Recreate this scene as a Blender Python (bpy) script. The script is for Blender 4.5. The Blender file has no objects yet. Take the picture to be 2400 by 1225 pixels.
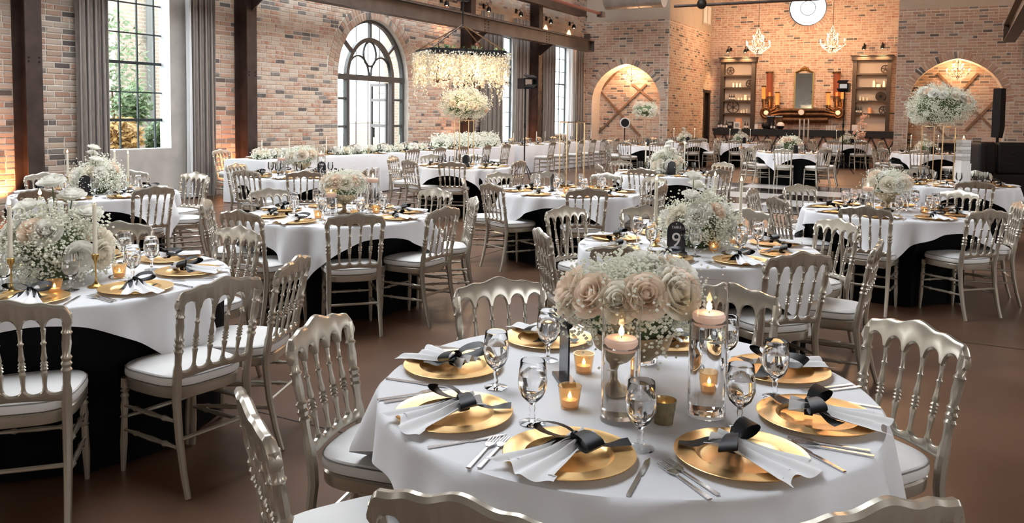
import bpy, bmesh, math, random
from mathutils import Vector, Matrix, geometry
random.seed(7)
C = bpy.context.scene.collection
SC = bpy.context.scene

# ------------------------------------------------------------------ camera (photo frame 2400 x 1225)
FPX, PCX, PCY, HORY, ROLL, CAMH = 1930.0, 1200.0, 395.0, 268.0, 0.013, 1.61
_t = math.atan((PCY - HORY) / FPX); _r = math.atan(ROLL)
FWD = Vector((0, math.cos(_t), -math.sin(_t)))
_U0 = Vector((0, math.sin(_t), math.cos(_t))); _R0 = Vector((1, 0, 0))
RGT = _R0 * math.cos(_r) + _U0 * math.sin(_r)
UPV = _U0 * math.cos(_r) - _R0 * math.sin(_r)
CAMP = Vector((0, 0, CAMH))
cam_d = bpy.data.cameras.new('camera'); cam = bpy.data.objects.new('camera', cam_d); C.objects.link(cam)
cam_d.sensor_width = 36.0; cam_d.lens = 36.0 * FPX / 2400.0
cam_d.shift_y = -(612.5 - PCY) / 2400.0
cam_d.clip_start = 0.05; cam_d.clip_end = 300
m3 = Matrix((RGT, UPV, -FWD)).transposed()
cam.matrix_world = Matrix.Translation(CAMP) @ m3.to_4x4()
SC.camera = cam

# ------------------------------------------------------------------ world, exposure
SC.view_settings.view_transform = 'Standard'
try: SC.view_settings.look = 'None'
except Exception: pass
SC.view_settings.gamma = 1.0
for _k, _v in (('max_bounces', 12), ('diffuse_bounces', 3), ('glossy_bounces', 3), ('transmission_bounces', 12), ('transparent_max_bounces', 8)): setattr(SC.cycles, _k, _v)
SC.view_settings.use_curve_mapping = False
SC.view_settings.exposure = 0.98
W = bpy.data.worlds.new('overcast_sky'); SC.world = W; W.use_nodes = True
_bg = W.node_tree.nodes['Background']
_bg.inputs[0].default_value = (0.92, 0.96, 1.0, 1); _bg.inputs[1].default_value = 4.0

def add_light(kind, name, loc, energy, color, size=0.1, direction=None, angle=None, blend=0.6, size_y=None, parent=None):
    l = bpy.data.lights.new(name, kind); o = bpy.data.objects.new(name, l); C.objects.link(o)
    l.energy = energy; l.color = color
    if kind == 'AREA':
        l.size = size
        if size_y: l.shape = 'RECTANGLE'; l.size_y = size_y
    elif kind in ('POINT', 'SPOT'): l.shadow_soft_size = size
    if kind == 'SPOT':
        l.spot_size = angle; l.spot_blend = blend
    o.location = loc
    if direction is not None:
        o.rotation_euler = Vector(direction).to_track_quat('-Z', 'Y').to_euler()
    if parent: o.parent = parent
    return o

# ------------------------------------------------------------------ photo pixel <-> place
def ray(x, y): return FWD + RGT * ((x - PCX) / FPX) - UPV * ((y - PCY) / FPX)
def onz(x, y, z=0.0):
    d = ray(x, y); return CAMP + d * ((z - CAMH) / d.z)
def onplane(x, y, p0, n):
    d = ray(x, y); return CAMP + d * ((p0 - CAMP).dot(n) / d.dot(n))
def proj(p):
    d = p - CAMP; w = d.dot(FWD)
    if w < 0.05: return None
    return PCX + FPX * d.dot(RGT) / w, PCY - FPX * d.dot(UPV) / w, w

# ------------------------------------------------------------------ materials
def _nt(name):
    m = bpy.data.materials.new(name); m.use_nodes = True
    nt = m.node_tree; return m, nt, nt.nodes['Principled BSDF']
def mat(name, col, rough=0.5, metal=0.0, var=0.0, vscale=8.0, col2=None, bump=0.0, bscale=60.0, spec=None, sheen=0.0, coat=0.0, emit=None, estr=0.0, trans=0.0, ior=1.45, sss=0.0, stretch=None, alpha=1.0, detail=4.0):
    m, nt, p = _nt(name)
    p.inputs['Base Color'].default_value = (*col, 1); p.inputs['Roughness'].default_value = rough; p.inputs['Metallic'].default_value = metal
    if spec is not None: p.inputs['Specular IOR Level'].default_value = spec
    if sheen: p.inputs['Sheen Weight'].default_value = sheen
    if coat: p.inputs['Coat Weight'].default_value = coat; p.inputs['Coat Roughness'].default_value = 0.15
    if emit: p.inputs['Emission Color'].default_value = (*emit, 1); p.inputs['Emission Strength'].default_value = estr
    if trans: p.inputs['Transmission Weight'].default_value = trans; p.inputs['IOR'].default_value = ior
    if sss: p.inputs['Subsurface Weight'].default_value = sss; p.inputs['Subsurface Radius'].default_value = (0.02, 0.015, 0.01)
    if var or bump:
        tc = nt.nodes.new('ShaderNodeTexCoord'); mp = nt.nodes.new('ShaderNodeMapping')
        if stretch: mp.inputs['Scale'].default_value = stretch
        nt.links.new(tc.outputs['Object'], mp.inputs['Vector'])
    if var:
        n = nt.nodes.new('ShaderNodeTexNoise'); n.inputs['Scale'].default_value = vscale; n.inputs['Detail'].default_value = detail
        nt.links.new(mp.outputs[0], n.inputs['Vector'])
        r = nt.nodes.new('ShaderNodeValToRGB'); r.color_ramp.elements[0].position = 0.35; r.color_ramp.elements[1].position = 0.68
        c2 = col2 or tuple(max(0, c * (1 - var)) for c in col)
        r.color_ramp.elements[0].color = (*c2, 1); r.color_ramp.elements[1].color = (*col, 1)
        nt.links.new(n.outputs['Fac'], r.inputs[0]); nt.links.new(r.outputs[0], p.inputs['Base Color'])
    if bump:
        n2 = nt.nodes.new('ShaderNodeTexNoise'); n2.inputs['Scale'].default_value = bscale; n2.inputs['Detail'].default_value = 3
        nt.links.new(mp.outputs[0], n2.inputs['Vector'])
        b = nt.nodes.new('ShaderNodeBump'); b.inputs['Strength'].default_value = bump; b.inputs['Distance'].default_value = 0.01
        nt.links.new(n2.outputs['Fac'], b.inputs['Height']); nt.links.new(b.outputs[0], p.inputs['Normal'])
    return m
def thin_glass(name, tint=(1, 1, 1), rough=0.02, refl=0.12):
    m = bpy.data.materials.new(name); m.use_nodes = True; nt = m.node_tree
    for n in list(nt.nodes):
        if n.type != 'OUTPUT_MATERIAL': nt.nodes.remove(n)
    out = [n for n in nt.nodes if n.type == 'OUTPUT_MATERIAL'][0]
    t = nt.nodes.new('ShaderNodeBsdfTransparent'); t.inputs[0].default_value = (*tint, 1)
    g = nt.nodes.new('ShaderNodeBsdfGlossy'); g.inputs['Roughness'].default_value = rough
    lw = nt.nodes.new('ShaderNodeLayerWeight'); lw.inputs['Blend'].default_value = refl
    mx = nt.nodes.new('ShaderNodeMixShader')
    nt.links.new(lw.outputs['Fresnel'], mx.inputs[0]); nt.links.new(t.outputs[0], mx.inputs[1]); nt.links.new(g.outputs[0], mx.inputs[2])
    nt.links.new(mx.outputs[0], out.inputs[0]); return m

M = {}
M['champagne'] = mat('champagne_lacquer', (0.50, 0.455, 0.375), 0.27, 0.55, var=0.10, vscale=5, coat=0.3)
M['cushion'] = mat('white_cushion_vinyl', (0.80, 0.79, 0.78), 0.5, var=0.05, vscale=6)
M['piping'] = mat('cushion_piping', (0.16, 0.15, 0.14), 0.6)
M['linen'] = mat('white_table_linen', (0.80, 0.81, 0.84), 0.75, var=0.03, vscale=4, bump=0.12, bscale=500, sheen=0.2)
M['black_linen'] = mat('black_table_linen', (0.0035, 0.0035, 0.004), 0.9, var=0.3, vscale=5, bump=0.1, bscale=400, spec=.12)
M['napkin'] = mat('white_napkin', (0.84, 0.84, 0.85), 0.8, bump=0.08, bscale=400)
M['ribbon'] = mat('black_satin_ribbon', (0.006, 0.0065, 0.008), 0.45, var=0.3, vscale=20, spec=.3)
M['gold'] = mat('gold_charger', (0.92, 0.61, 0.27), 0.34, 1.0, var=0.12, vscale=20, bump=0.03, bscale=80)
M['brass'] = mat('brass', (0.55, 0.36, 0.12), 0.28, 1.0)
M['gold_rod'] = mat('gold_rod', (0.72, 0.48, 0.25), 0.25, 1.0)
M['compote'] = mat('antique_gold_compote', (0.46, 0.36, 0.22), 0.42, 0.75, var=0.3, vscale=30)
M['steel'] = mat('cutlery_steel', (0.62, 0.60, 0.60), 0.2, 1.0)
M['glass'] = mat('clear_glass', (1, 1, 1), 0.0, 0.0, trans=1.0, ior=1.45)
M['water'] = mat('water', (1, 1, 1), 0.0, 0.0, trans=1.0, ior=1.33)
M['votive_glass'] = mat('amber_votive_glass', (0.95, 0.72, 0.42), 0.08, 0.0, trans=0.85, ior=1.3)
M['mercury'] = mat('smoked_gold_glass', (0.42, 0.34, 0.20), 0.2, 0.6, var=0.4, vscale=50)
M['wax'] = mat('ivory_wax', (0.84, 0.79, 0.66), 0.45, sss=0.15)
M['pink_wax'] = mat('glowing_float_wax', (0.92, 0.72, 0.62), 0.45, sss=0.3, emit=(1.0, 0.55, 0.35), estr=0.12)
M['wick'] = mat('wick', (0.02, 0.02, 0.02), 0.9)
M['flame'] = mat('flame', (1, 0.8, 0.4), 0.5, emit=(1.0, 0.62, 0.25), estr=9.0)
M['bulb'] = mat('candle_bulb', (1, 0.9, 0.7), 0.5, emit=(1.0, 0.74, 0.45), estr=6.0)
M['breath'] = mat('white_floret', (0.86, 0.87, 0.74), 0.7)
M['stem'] = mat('flower_stem', (0.12, 0.17, 0.07), 0.7, var=0.3)
def petal(name, col):
    m = mat(name, col, .6, var=.06, vscale=14); nt = m.node_tree; p = nt.nodes['Principled BSDF']; out = [n for n in nt.nodes if n.type == 'OUTPUT_MATERIAL'][0]
    t = nt.nodes.new('ShaderNodeBsdfTranslucent'); t.inputs[0].default_value = (*col, 1); mx = nt.nodes.new('ShaderNodeMixShader'); mx.inputs[0].default_value = .38
    nt.links.new(p.outputs[0], mx.inputs[1]); nt.links.new(t.outputs[0], mx.inputs[2]); nt.links.new(mx.outputs[0], out.inputs[0]); return m
M['rose'] = petal('ivory_petal', (.93, .88, .76)); M['rose_blush'] = petal('blush_petal', (.95, .80, .66)); M['rose_white'] = petal('white_petal', (.93, .92, .86))
M['sign'] = mat('black_acrylic_sign', (0.012, 0.013, 0.02), 0.18)
M['ink'] = mat('white_lettering', (0.85, 0.85, 0.85), 0.5)
M['steel_beam'] = mat('weathered_dark_steel', (0.075, 0.05, 0.042), 0.55, 0.35, var=0.4, vscale=3, col2=(0.035, 0.022, 0.018), bump=0.08, bscale=30)
M['beam_gray'] = mat('grey_brown_steel_beam', (0.105, 0.085, 0.075), 0.5, 0.4, var=0.35, vscale=2.5, bump=0.06, bscale=30)
M['bolt'] = mat('bolt_steel', (0.02, 0.018, 0.016), 0.5, 0.5)
M['mortar'] = mat('lime_mortar', (0.74, 0.68, 0.60), 0.95, var=0.14, vscale=14, bump=0.5, bscale=70)
BR = [(0.44, 0.21, 0.125), (0.50, 0.29, 0.185), (0.56, 0.39, 0.27), (0.38, 0.16, 0.09), (0.20, 0.175, 0.16), (0.55, 0.43, 0.34), (0.085, 0.07, 0.068), (0.42, 0.25, 0.17)]
BRW = [5, 6, 5, 2.5, 2.6, 3.5, 1.6, 3]
BRM = [mat('brick_tone_%s' % 'abcdefgh'[i], c, 0.92, var=0.25, vscale=11, col2=tuple((.42 if i not in (4, 6) else .8) * a + (.58 if i not in (4, 6) else .2) * b for a, b in zip(c, (0.66, 0.58, 0.49))), bump=0.6, bscale=45) for i, c in enumerate(BR)]
M['plaster'] = mat('beige_plaster', (0.52, 0.45, 0.37), 0.9, var=0.1, vscale=1.5)
M['concrete'] = mat('grey_stucco', (0.52, 0.49, 0.45), 0.9, var=0.25, vscale=2.2, bump=0.15, bscale=20, detail=8)
M['floor'] = mat('stained_concrete_floor', (0.150, 0.082, 0.050), 0.36, spec=.32, var=0.35, vscale=1.1, col2=(0.092, 0.047, 0.027), bump=0.03, bscale=25, detail=9)
M['joint'] = mat('floor_joint', (0.045, 0.03, 0.022), 0.8)
M['white_paint'] = mat('white_painted_reveal', (0.82, 0.85, 0.87), 0.6)
M['mullion'] = mat('dark_window_steel', (0.035, 0.045, 0.05), 0.4, 0.3)
M['door_frame'] = mat('charcoal_door_steel', (0.085, 0.085, 0.085), 0.4, 0.3, var=0.15, vscale=4)
M['pane'] = thin_glass('window_pane_glass', (0.95, 0.99, 0.98), refl=.03)
M['thin_glass'] = thin_glass('thin_goblet_glass', (.96, .97, .97), .03, .35)
M['curtain'] = mat('taupe_velvet_curtain', (0.23, 0.195, 0.165), 0.75, var=0.3, vscale=40, sheen=0.5, bump=0.1, bscale=300, stretch=(1, 1, 0.15))
M['liner'] = mat('white_curtain_liner', (0.78, 0.80, 0.82), 0.8)
M['wood'] = mat('dark_stained_wood', (0.038, 0.024, 0.015), 0.55, var=0.4, vscale=6, stretch=(1, 1, 8))
M['timber'] = mat('brown_timber_brace', (0.26, 0.15, 0.085), 0.6, var=0.35, vscale=5)
M['bar_black'] = mat('black_bar_top', (0.012, 0.011, 0.011), 0.3)
M['black'] = mat('black_plastic', (0.008, 0.008, 0.009), 0.45, spec=.25)
M['leather'] = mat('black_leather', (0.010, 0.009, 0.009), 0.42, spec=.3, bump=0.1, bscale=150)
M['copper'] = mat('aged_copper_pipe', (0.13, 0.065, 0.03), 0.45, 0.75, var=0.5, vscale=8)
M['amber_tube'] = mat('amber_glowing_tube', (0.20, 0.05, 0.022), 0.3, emit=(1.0, 0.25, 0.08), estr=0.015)
M['amber_bulb'] = mat('amber_lamp_glow', (0.45, 0.13, 0.03), 0.3, emit=(1.0, 0.32, 0.07), estr=0.35)
M['mirror'] = mat('mirror', (0.75, 0.77, 0.78), 0.03, 1.0)
M['crystal'] = mat('crystal', (0.95, 0.93, 0.9), 0.05, 0.0, trans=0.5, ior=1.5, emit=(1.0, 0.75, 0.5), estr=0.06)  # faint emission puts the bulbs' glow into the drops themselves
M['bronze'] = mat('dark_bronze', (0.07, 0.045, 0.03), 0.4, 0.7)
M['paper'] = mat('white_card', (0.8, 0.79, 0.77), 0.7)
M['gloss_white'] = mat('dance_floor_white_vinyl', (0.78, 0.77, 0.76), 0.08)
M['gloss_black'] = mat('dance_floor_black_vinyl', (0.03, 0.024, 0.022), 0.08)
M['wisteria'] = mat('ivory_hanging_blossom', (0.86, 0.80, 0.66), 0.7)
M['leaf'] = mat('green_leaf', (0.20, 0.30, 0.14), 0.6, var=0.4, vscale=3)
M['leaf_orange'] = mat('orange_leaf', (0.62, 0.36, 0.12), 0.6, var=0.3, vscale=3)
M['grass'] = mat('lawn', (0.30, 0.38, 0.22), 0.9, var=0.3, vscale=2)
M['outer_brick'] = mat('pale_outer_brick', (0.62, 0.52, 0.44), 0.9, var=0.2, vscale=5)
M['downpipe'] = mat('grey_downpipe', (0.25, 0.26, 0.27), 0.5)
M['duct'] = mat('galvanised_duct', (0.42, 0.40, 0.37), 0.4, 0.6, var=0.2, vscale=3)
M['bottle'] = mat('dark_bottle', (0.02, 0.018, 0.015), 0.15)
M['chrome'] = mat('chrome', (0.75, 0.75, 0.75), 0.15, 1.0)
M['terracotta'] = mat('pink_stone_candle', (0.72, 0.38, 0.22), 0.6)
M['pink_flower'] = mat('peach_blossom', (0.85, 0.62, 0.52), 0.7)

# ------------------------------------------------------------------ mesh builder
class MB:
    def __init__(s): s.v = []; s.f = []; s.m = []; s.mi = 0
    def add(s, vs, fs):
        o = len(s.v); s.v += [tuple(v) for v in vs]; s.f += [tuple(i + o for i in f) for f in fs]; s.m += [s.mi] * len(fs)
    def box(s, c, d, R=None):
        hx, hy, hz = d[0] / 2, d[1] / 2, d[2] / 2
        vs = [Vector((x, y, z)) for x in (-hx, hx) for y in (-hy, hy) for z in (-hz, hz)]
        if R is not None: vs = [R @ v for v in vs]
        c = Vector(c)
        s.add([v + c for v in vs], [(0, 1, 3, 2), (4, 6, 7, 5), (0, 4, 5, 1), (2, 3, 7, 6), (0, 2, 6, 4), (1, 5, 7, 3)])
    def sweep(s, pts, rad, n=8, cap=True, sy=1.0):
        pts = [Vector(p) for p in pts]; k = len(pts)
        if not isinstance(rad, (list, tuple)): rad = [rad] * k
        prev = None; vs = []
        for i, p in enumerate(pts):
            t = (pts[min(i + 1, k - 1)] - pts[max(i - 1, 0)])
            if t.length < 1e-9: t = Vector((0, 0, 1))
            t.normalize()
            if prev is None:
                a = Vector((1, 0, 0)) if abs(t.x) < 0.8 else Vector((0, 1, 0))
                e1 = (a - t * a.dot(t)).normalized()
            else: e1 = (prev - t * prev.dot(t)).normalized()
            prev = e1; e2 = t.cross(e1)
            for j in range(n):
                a = 2 * math.pi * j / n; vs.append(p + (e1 * math.cos(a) + e2 * math.sin(a) * sy) * rad[i])
        fs = [(i * n + j, i * n + (j + 1) % n, (i + 1) * n + (j + 1) % n, (i + 1) * n + j) for i in range(k - 1) for j in range(n)]
        if cap: fs += [tuple(reversed(range(n))), tuple(range((k - 1) * n, k * n))]
        s.add(vs, fs)
    def turned(s, p0, p1, prof, n=8):
        p0, p1 = Vector(p0), Vector(p1)
        s.sweep([p0.lerp(p1, t) for t, r in prof], [r for t, r in prof], n)
    def lathe(s, prof, n=20, c=(0, 0, 0), close=True):
        c = Vector(c); k = len(prof); vs = []
        for r, z in prof:
            for j in range(n):
                a = 2 * math.pi * j / n; vs.append(c + Vector((r * math.cos(a), r * math.sin(a), z)))
        fs = [(i * n + j, i * n + (j + 1) % n, (i + 1) * n + (j + 1) % n, (i + 1) * n + j) for i in range(k - 1) for j in range(n)]
        if close:
            if prof[0][0] > 1e-6: fs.append(tuple(reversed(range(n))))
            if prof[-1][0] > 1e-6: fs.append(tuple(range((k - 1) * n, k * n)))
        s.add(vs, fs)
    def extrude(s, poly, d, axis='y', c=(0, 0, 0)):
        c = Vector(c); k = len(poly)
        def P(a, b, e):
            return c + (Vector((a, e, b)) if axis == 'y' else Vector((a, b, e)) if axis == 'z' else Vector((e, a, b)))
        vs = [P(a, b, -d / 2) for a, b in poly] + [P(a, b, d / 2) for a, b in poly]
        fs = [tuple(range(k)), tuple(reversed(range(k, 2 * k)))] + [(i, i + k, (i + 1) % k + k, (i + 1) % k) for i in range(k)]
        s.add(vs, fs)
    def torus(s, c, R, r, n=24, m=8, axis='y', arc=None):
        c = Vector(c); pts = []
        a0, a1 = arc or (0, 2 * math.pi); kk = n if arc is None else n
        for i in range(kk + 1):
            a = a0 + (a1 - a0) * i / kk
            x, y = R * math.cos(a), R * math.sin(a)
            pts.append(c + (Vector((x, 0, y)) if axis == 'y' else Vector((x, y, 0)) if axis == 'z' else Vector((0, x, y))))
        s.sweep(pts, r, m, cap=arc is not None)
    def ball(s, c, r, n=8, m=5, sz=1.0):
        s.lathe([(r * math.sin(math.pi * i / m) + (1e-7 if i in (0, m) else 0), -r * sz * math.cos(math.pi * i / m)) for i in range(m + 1)], n, c, close=False)
    def mesh(s, name, mats, smooth=True, fix=True):
        me = bpy.data.meshes.new(name); me.from_pydata(s.v, [], s.f)
        for m in (mats if isinstance(mats, (list, tuple)) else [mats]): me.materials.append(m)
        me.polygons.foreach_set('material_index', s.m)
        if fix:
            bm = bmesh.new(); bm.from_mesh(me)
            bmesh.ops.recalc_face_normals(bm, faces=bm.faces); bm.to_mesh(me); bm.free()
        if smooth:
            me.polygons.foreach_set('use_smooth', [True] * len(me.polygons))
            try: me.set_sharp_from_angle(angle=math.radians(40))
            except Exception: pass
        me.update(); return me
    def build(s, name, mats, parent=None, smooth=True, fix=True):
        return obj(name, s.mesh(name, mats, smooth, fix), parent)
def obj(name, me, parent=None, loc=None, rot=None, scale=None, mw=None):
    o = bpy.data.objects.new(name, me); C.objects.link(o)
    if parent is not None: o.parent = parent
    if mw is not None: o.matrix_local = mw
    else:
        if loc is not None: o.location = loc
        if rot is not None: o.rotation_euler = rot if isinstance(rot, (tuple, list)) else (0, 0, rot)
        if scale is not None: o.scale = scale
    return o
def tag(o, label, cat, group=None):
    o['label'] = label; o['category'] = cat
    if group: o['group'] = group
    return o
def thing(name, label, cat, loc=(0, 0, 0), rz=0.0, group=None, mw=None):
    o = bpy.data.objects.new(name, None); C.objects.link(o); o.empty_display_size = 0.1
    if mw is not None: o.matrix_world = mw
    else: o.location = loc; o.rotation_euler = (0, 0, rz)
    return tag(o, label, cat, group)
def struct(o, label=None):
    o['kind'] = 'structure'
    if label: o['label'] = label
    return o
def stamp(parts, parent):
    for p in parts:
        o = obj(p[0], p[1], parent, mw=p[2] if p[2] is not None else Matrix.Identity(4))
        if len(p) > 4 and p[4]:
            for k, v in p[4].items(): o[k] = v
        if len(p) > 3 and p[3]: stamp(p[3], o)
I4 = Matrix.Identity(4)
def T(x=0, y=0, z=0): return Matrix.Translation((x, y, z))
def RZ(a): return Matrix.Rotation(a, 4, 'Z')
def RX(a): return Matrix.Rotation(a, 4, 'X')
def RY(a): return Matrix.Rotation(a, 4, 'Y')
def frame(p, d, y):
    """right-handed local frame: x along d, y = y (out of the room), z up"""
    return Matrix(((d.x, y.x, 0, p.x), (d.y, y.y, 0, p.y), (0, 0, 1, p.z), (0, 0, 0, 1)))

# ================================================================== THE ROOM
A_L, A_B = math.radians(28.5), math.radians(26.0)
DR = Vector((math.sin(A_L), math.cos(A_L), 0)); NL = Vector((math.cos(A_L), -math.sin(A_L), 0))
BD = Vector((math.cos(A_B), -math.sin(A_B), 0)); NB = Vector((-math.sin(A_B), -math.cos(A_B), 0))
P0 = onz(515, 456); P0.z = 0
UK = 17.44
KC = P0 + DR * UK
def U(px, py, v=0.0):
    q = onplane(px, py, P0 + NL * v, NL); return (q - P0).dot(DR), q.z
def SB(px, py, v=0.0):
    q = onplane(px, py, KC + NB * v, NB); return (q - KC).dot(BD), q.z
S1 = SB(1566, 200)[0]
E1 = KC + BD * S1
_q = onplane(1668, 83, E1, NL); RETL = (_q - E1).dot(DR)
E2 = E1 + DR * RETL
def SR(px, py, v=0.0):
    q = onplane(px, py, E2 + NB * v, NB); return (q - E2).dot(BD), q.z
S2 = SB(2104, 100)[0]
LF = frame(P0, DR, -NL); BF = frame(KC, BD, -NB); RF = frame(E1, DR, -NL); CF = frame(E2, BD, -NB)
BTOP = 5.08

def poly_mesh(name, outline, holes, mats, y=0.0):
    vs = []; loops = []
    for lp in [outline] + holes:
        b = len(vs); vs += [Vector((a, c)) for a, c in lp]; loops.append([b + i for i in range(len(lp))])
    edges = [(l[i], l[(i + 1) % len(l)]) for l in loops for i in range(len(l))]
    ov, oe, of, *_ = geometry.delaunay_2d_cdt(vs, edges, [], 0, 1e-5)
    def inside(p, lp):
        c = False; n = len(lp)
        for i in range(n):
            x1, y1 = lp[i]; x2, y2 = lp[i - 1]
            if (y1 > p[1]) != (y2 > p[1]) and p[0] < (x2 - x1) * (p[1] - y1) / (y2 - y1) + x1: c = not c
        return c
    fs = []
    for f in of:
        cx = sum(ov[i].x for i in f) / len(f); cy = sum(ov[i].y for i in f) / len(f)
        if inside((cx, cy), outline) and not any(inside((cx, cy), h) for h in holes): fs.append(f)
    b = MB(); b.add([(v.x, y, v.y) for v in ov], fs)
    return b.mesh(name, mats, smooth=False, fix=False)
def reveal(name, loop, y0, y1, material, parent, closed=True):
    b = MB(); n = len(loop)
    vs = [(a, y0, c) for a, c in loop] + [(a, y1, c) for a, c in loop]
    b.add(vs, [(i, (i + 1) % n, (i + 1) % n + n, i + n) for i in range(n if closed else n - 1)])
    return b.build(name, material, parent, smooth=False, fix=False)

# brick pieces: one shared mesh per tone and wear
def brick_unit(seed, m):
    r = random.Random(seed); b = MB(); c = 0.05
    def j(s): return (r.random() - 0.5) * s
    ring = [(-0.5, -0.5), (0.5, -0.5), (0.5, 0.5), (-0.5, 0.5)]
    vs = [(x, 0, z) for x, z in ring] + [(x + j(.03), -0.7, z + j(.08)) for x, z in ring] + [(x * (1 - .4 * c) + j(.02), -1, z * (1 - 3 * c) + j(.05)) for x, z in ring]
    fs = [(i, (i + 1) % 4, (i + 1) % 4 + 4, i + 4) for i in range(4)] + [(i + 4, (i + 1) % 4 + 4, (i + 1) % 4 + 8, i + 8) for i in range(4)] + [(8, 9, 10, 11)]
    b.add(vs, fs); return b.mesh('brick', m, smooth=False), vs, fs
BRICKS = []
for mi, m in enumerate(BRM):
    for k in range(2): BRICKS.append((mi,) + brick_unit(mi * 10 + k, m))
BL, BH, JT = 0.262, 0.0895, 0.021
def lay_bricks(wall, FR, u0, u1, z0, z1, blocked, seed=1, nmax=300, proud=0.011, weights=None, margin=200):
    r = random.Random(seed); cand = []
    z = z0; row = 0
    while z < z1 - 0.03:
        zm = z + BH / 2; h = min(BH, z1 - z) - JT
        free = [(u0, u1)]
        for a, b_ in sorted(blocked(zm)):
            nf = []
            for p, q in free:
                if b_ <= p or a >= q: nf.append((p, q))
                else:
                    if a > p: nf.append((p, a))
                    if b_ < q: nf.append((b_, q))
            free = nf
        u = u0 - (BL / 2 if row % 2 else 0) - r.random() * 0.02
        while u < u1:
            w = BL * (0.5 if r.random() < 0.10 else 1.0)
            for p, q in free:
                a, b_ = max(u, p), min(u + w, q)
                if b_ - a > 0.05:
                    c = Vector(((a + b_) / 2, 0, zm)); ww = b_ - a - JT
                    pr = proj(FR @ c)
                    if pr is None: continue
                    if -margin < pr[0] < 2400 + margin and -margin < pr[1] < 1225:
                        infr = 0 <= pr[0] <= 2400 and 0 <= pr[1] <= 460
                        cand.append(((1 if infr else 0, ww / pr[2] ** 2), c.x, zm, ww, h))
            u += w
        z += BH; row += 1
    cand.sort(key=lambda t: t[0], reverse=True)
    wts = weights or BRW; idx = list(range(len(BRICKS))); ww2 = [wts[BRICKS[i][0]] for i in idx]
    stuff = MB()
    for k, (_, u, zm, w, h) in enumerate(cand):
        bi = r.choices(idx, ww2)[0]; mi, me, vs, fs = BRICKS[bi]
        d = proud * (0.6 + 0.8 * r.random())
        if k < nmax:
            o = obj('brick', me, wall, loc=(u, 0, zm), scale=(w, d, h))
        else:
            stuff.mi = mi
            dz = (r.random() - .5) * .004
            stuff.add([(u + x * w, y * d, zm + dz + zz * h) for x, y, zz in vs], fs)
    if stuff.v:
        o = stuff.build('brick_courses', BRM, wall, smooth=False, fix=False); o['kind'] = 'stuff'
def arch_bricks(wall, pts, thick, seed=3, step=0.095, proud=0.014, weights=None):
    """soldier bricks standing on the outline pts (u,z), pointing outward"""
    r = random.Random(seed); wts = weights or BRW; ww2 = [wts[BRICKS[i][0]] for i in range(len(BRICKS))]
    L = [0]
    for i in range(1, len(pts)): L.append(L[-1] + math.dist(pts[i], pts[i - 1]))
    n = int(L[-1] / step)
    for k in range(n):
        d = (k + .5) * L[-1] / n; i = max(j for j in range(len(L)) if L[j] <= d); i = min(i, len(pts) - 2)
        t = (d - L[i]) / (L[i + 1] - L[i]); p = [pts[i][a] + (pts[i + 1][a] - pts[i][a]) * t for a in (0, 1)]
        tx, tz = pts[i + 1][0] - pts[i][0], pts[i + 1][1] - pts[i][1]; l = math.hypot(tx, tz); tx /= l; tz /= l
        nx, nz = -tz, tx
        c = (p[0] + nx * thick / 2, 0, p[1] + nz * thick / 2)
        me = BRICKS[r.choices(range(len(BRICKS)), ww2)[0]][1]
        ang = math.atan2(nz, nx)
        mw = T(*c) @ RY(-ang) @ Matrix.Diagonal((thick - .012, proud * (.7 + .6 * r.random()), L[-1] / n - .012, 1))
        obj('arch_brick', me, wall, mw=mw)

# ---------------- floor, with sawn joints and the chequered dance floor
fb = MB(); fb.add([(-40, -9, 0), (40, -9, 0), (40, 60, 0), (-40, 60, 0)], [(0, 1, 2, 3)])
floor = struct(fb.build('floor', M['floor'], smooth=False), 'brown stained and polished concrete floor')
for k in range(9):
    a = P0 + NL * (1.6 + 3.05 * k)
    jb = MB(); jb.box((0, 0, 0.0012), (40, 0.009, 0.0024))
    o = jb.build('floor_joint', M['joint'], floor, smooth=False); o.matrix_local = frame(a + DR * (-4), DR, -NL)
for k in range(8):
    a = P0 + DR * (-15.2 + 3.6 * k) + NL * 8
    jb = MB(); jb.box((0, 0, 0.0012), (26, 0.009, 0.0024))
    o = jb.build('floor_joint', M['joint'], floor, smooth=False); o.matrix_local = frame(a, NL, DR)

# ---------------- left wall
win = [U(198, 350)[0], U(399, 348)[0]]; WZ0, WZ1 = 0.93, 4.75
pan = [U(192, 300)[0], U(446, 300)[0]]
dr0, dr1 = U(792, 190)[0], U(956, 190)[0]; DC = (dr0 + dr1) / 2; DW = (dr1 - dr0) / 2
DSP = U(872, 183)[1]; DTOP = U(872, 45)[1]
def door_arch(off=0.0, n=24, full=True):
    """the door outline, counter-clockwise from the right spring over the top"""
    return [(DC + (DW + off) * math.cos(math.pi * i / n), DSP + (DTOP - DSP + off) * math.sin(math.pi * i / n)) for i in range(n + 1)]
door_loop = [(dr0, 0.0), (dr1, 0.0)] + door_arch()
w2 = [U(1166, 250)[0], U(1208, 250)[0]]; w2z = [U(1190, 332)[1], U(1190, 86)[1]]
w3 = [U(1292, 250)[0], U(1335, 250)[0]]; w3z = [U(1315, 314)[1], U(1315, 108)[1]]
pan_loop = [(pan[0], 0.0), (pan[1], 0.0), (pan[1], 5.2), (pan[0], 5.2)]
def rect(a, b, c, d): return [(a, c), (b, c), (b, d), (a, d)]
UL0 = -24.0; LTOP = 6.0
far_wins = [rect(-9.2, -7.2, 0.93, 4.75), rect(-15.4, -13.4, 0.93, 4.75), rect(-21.4, -19.4, 0.93, 4.75)]
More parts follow.
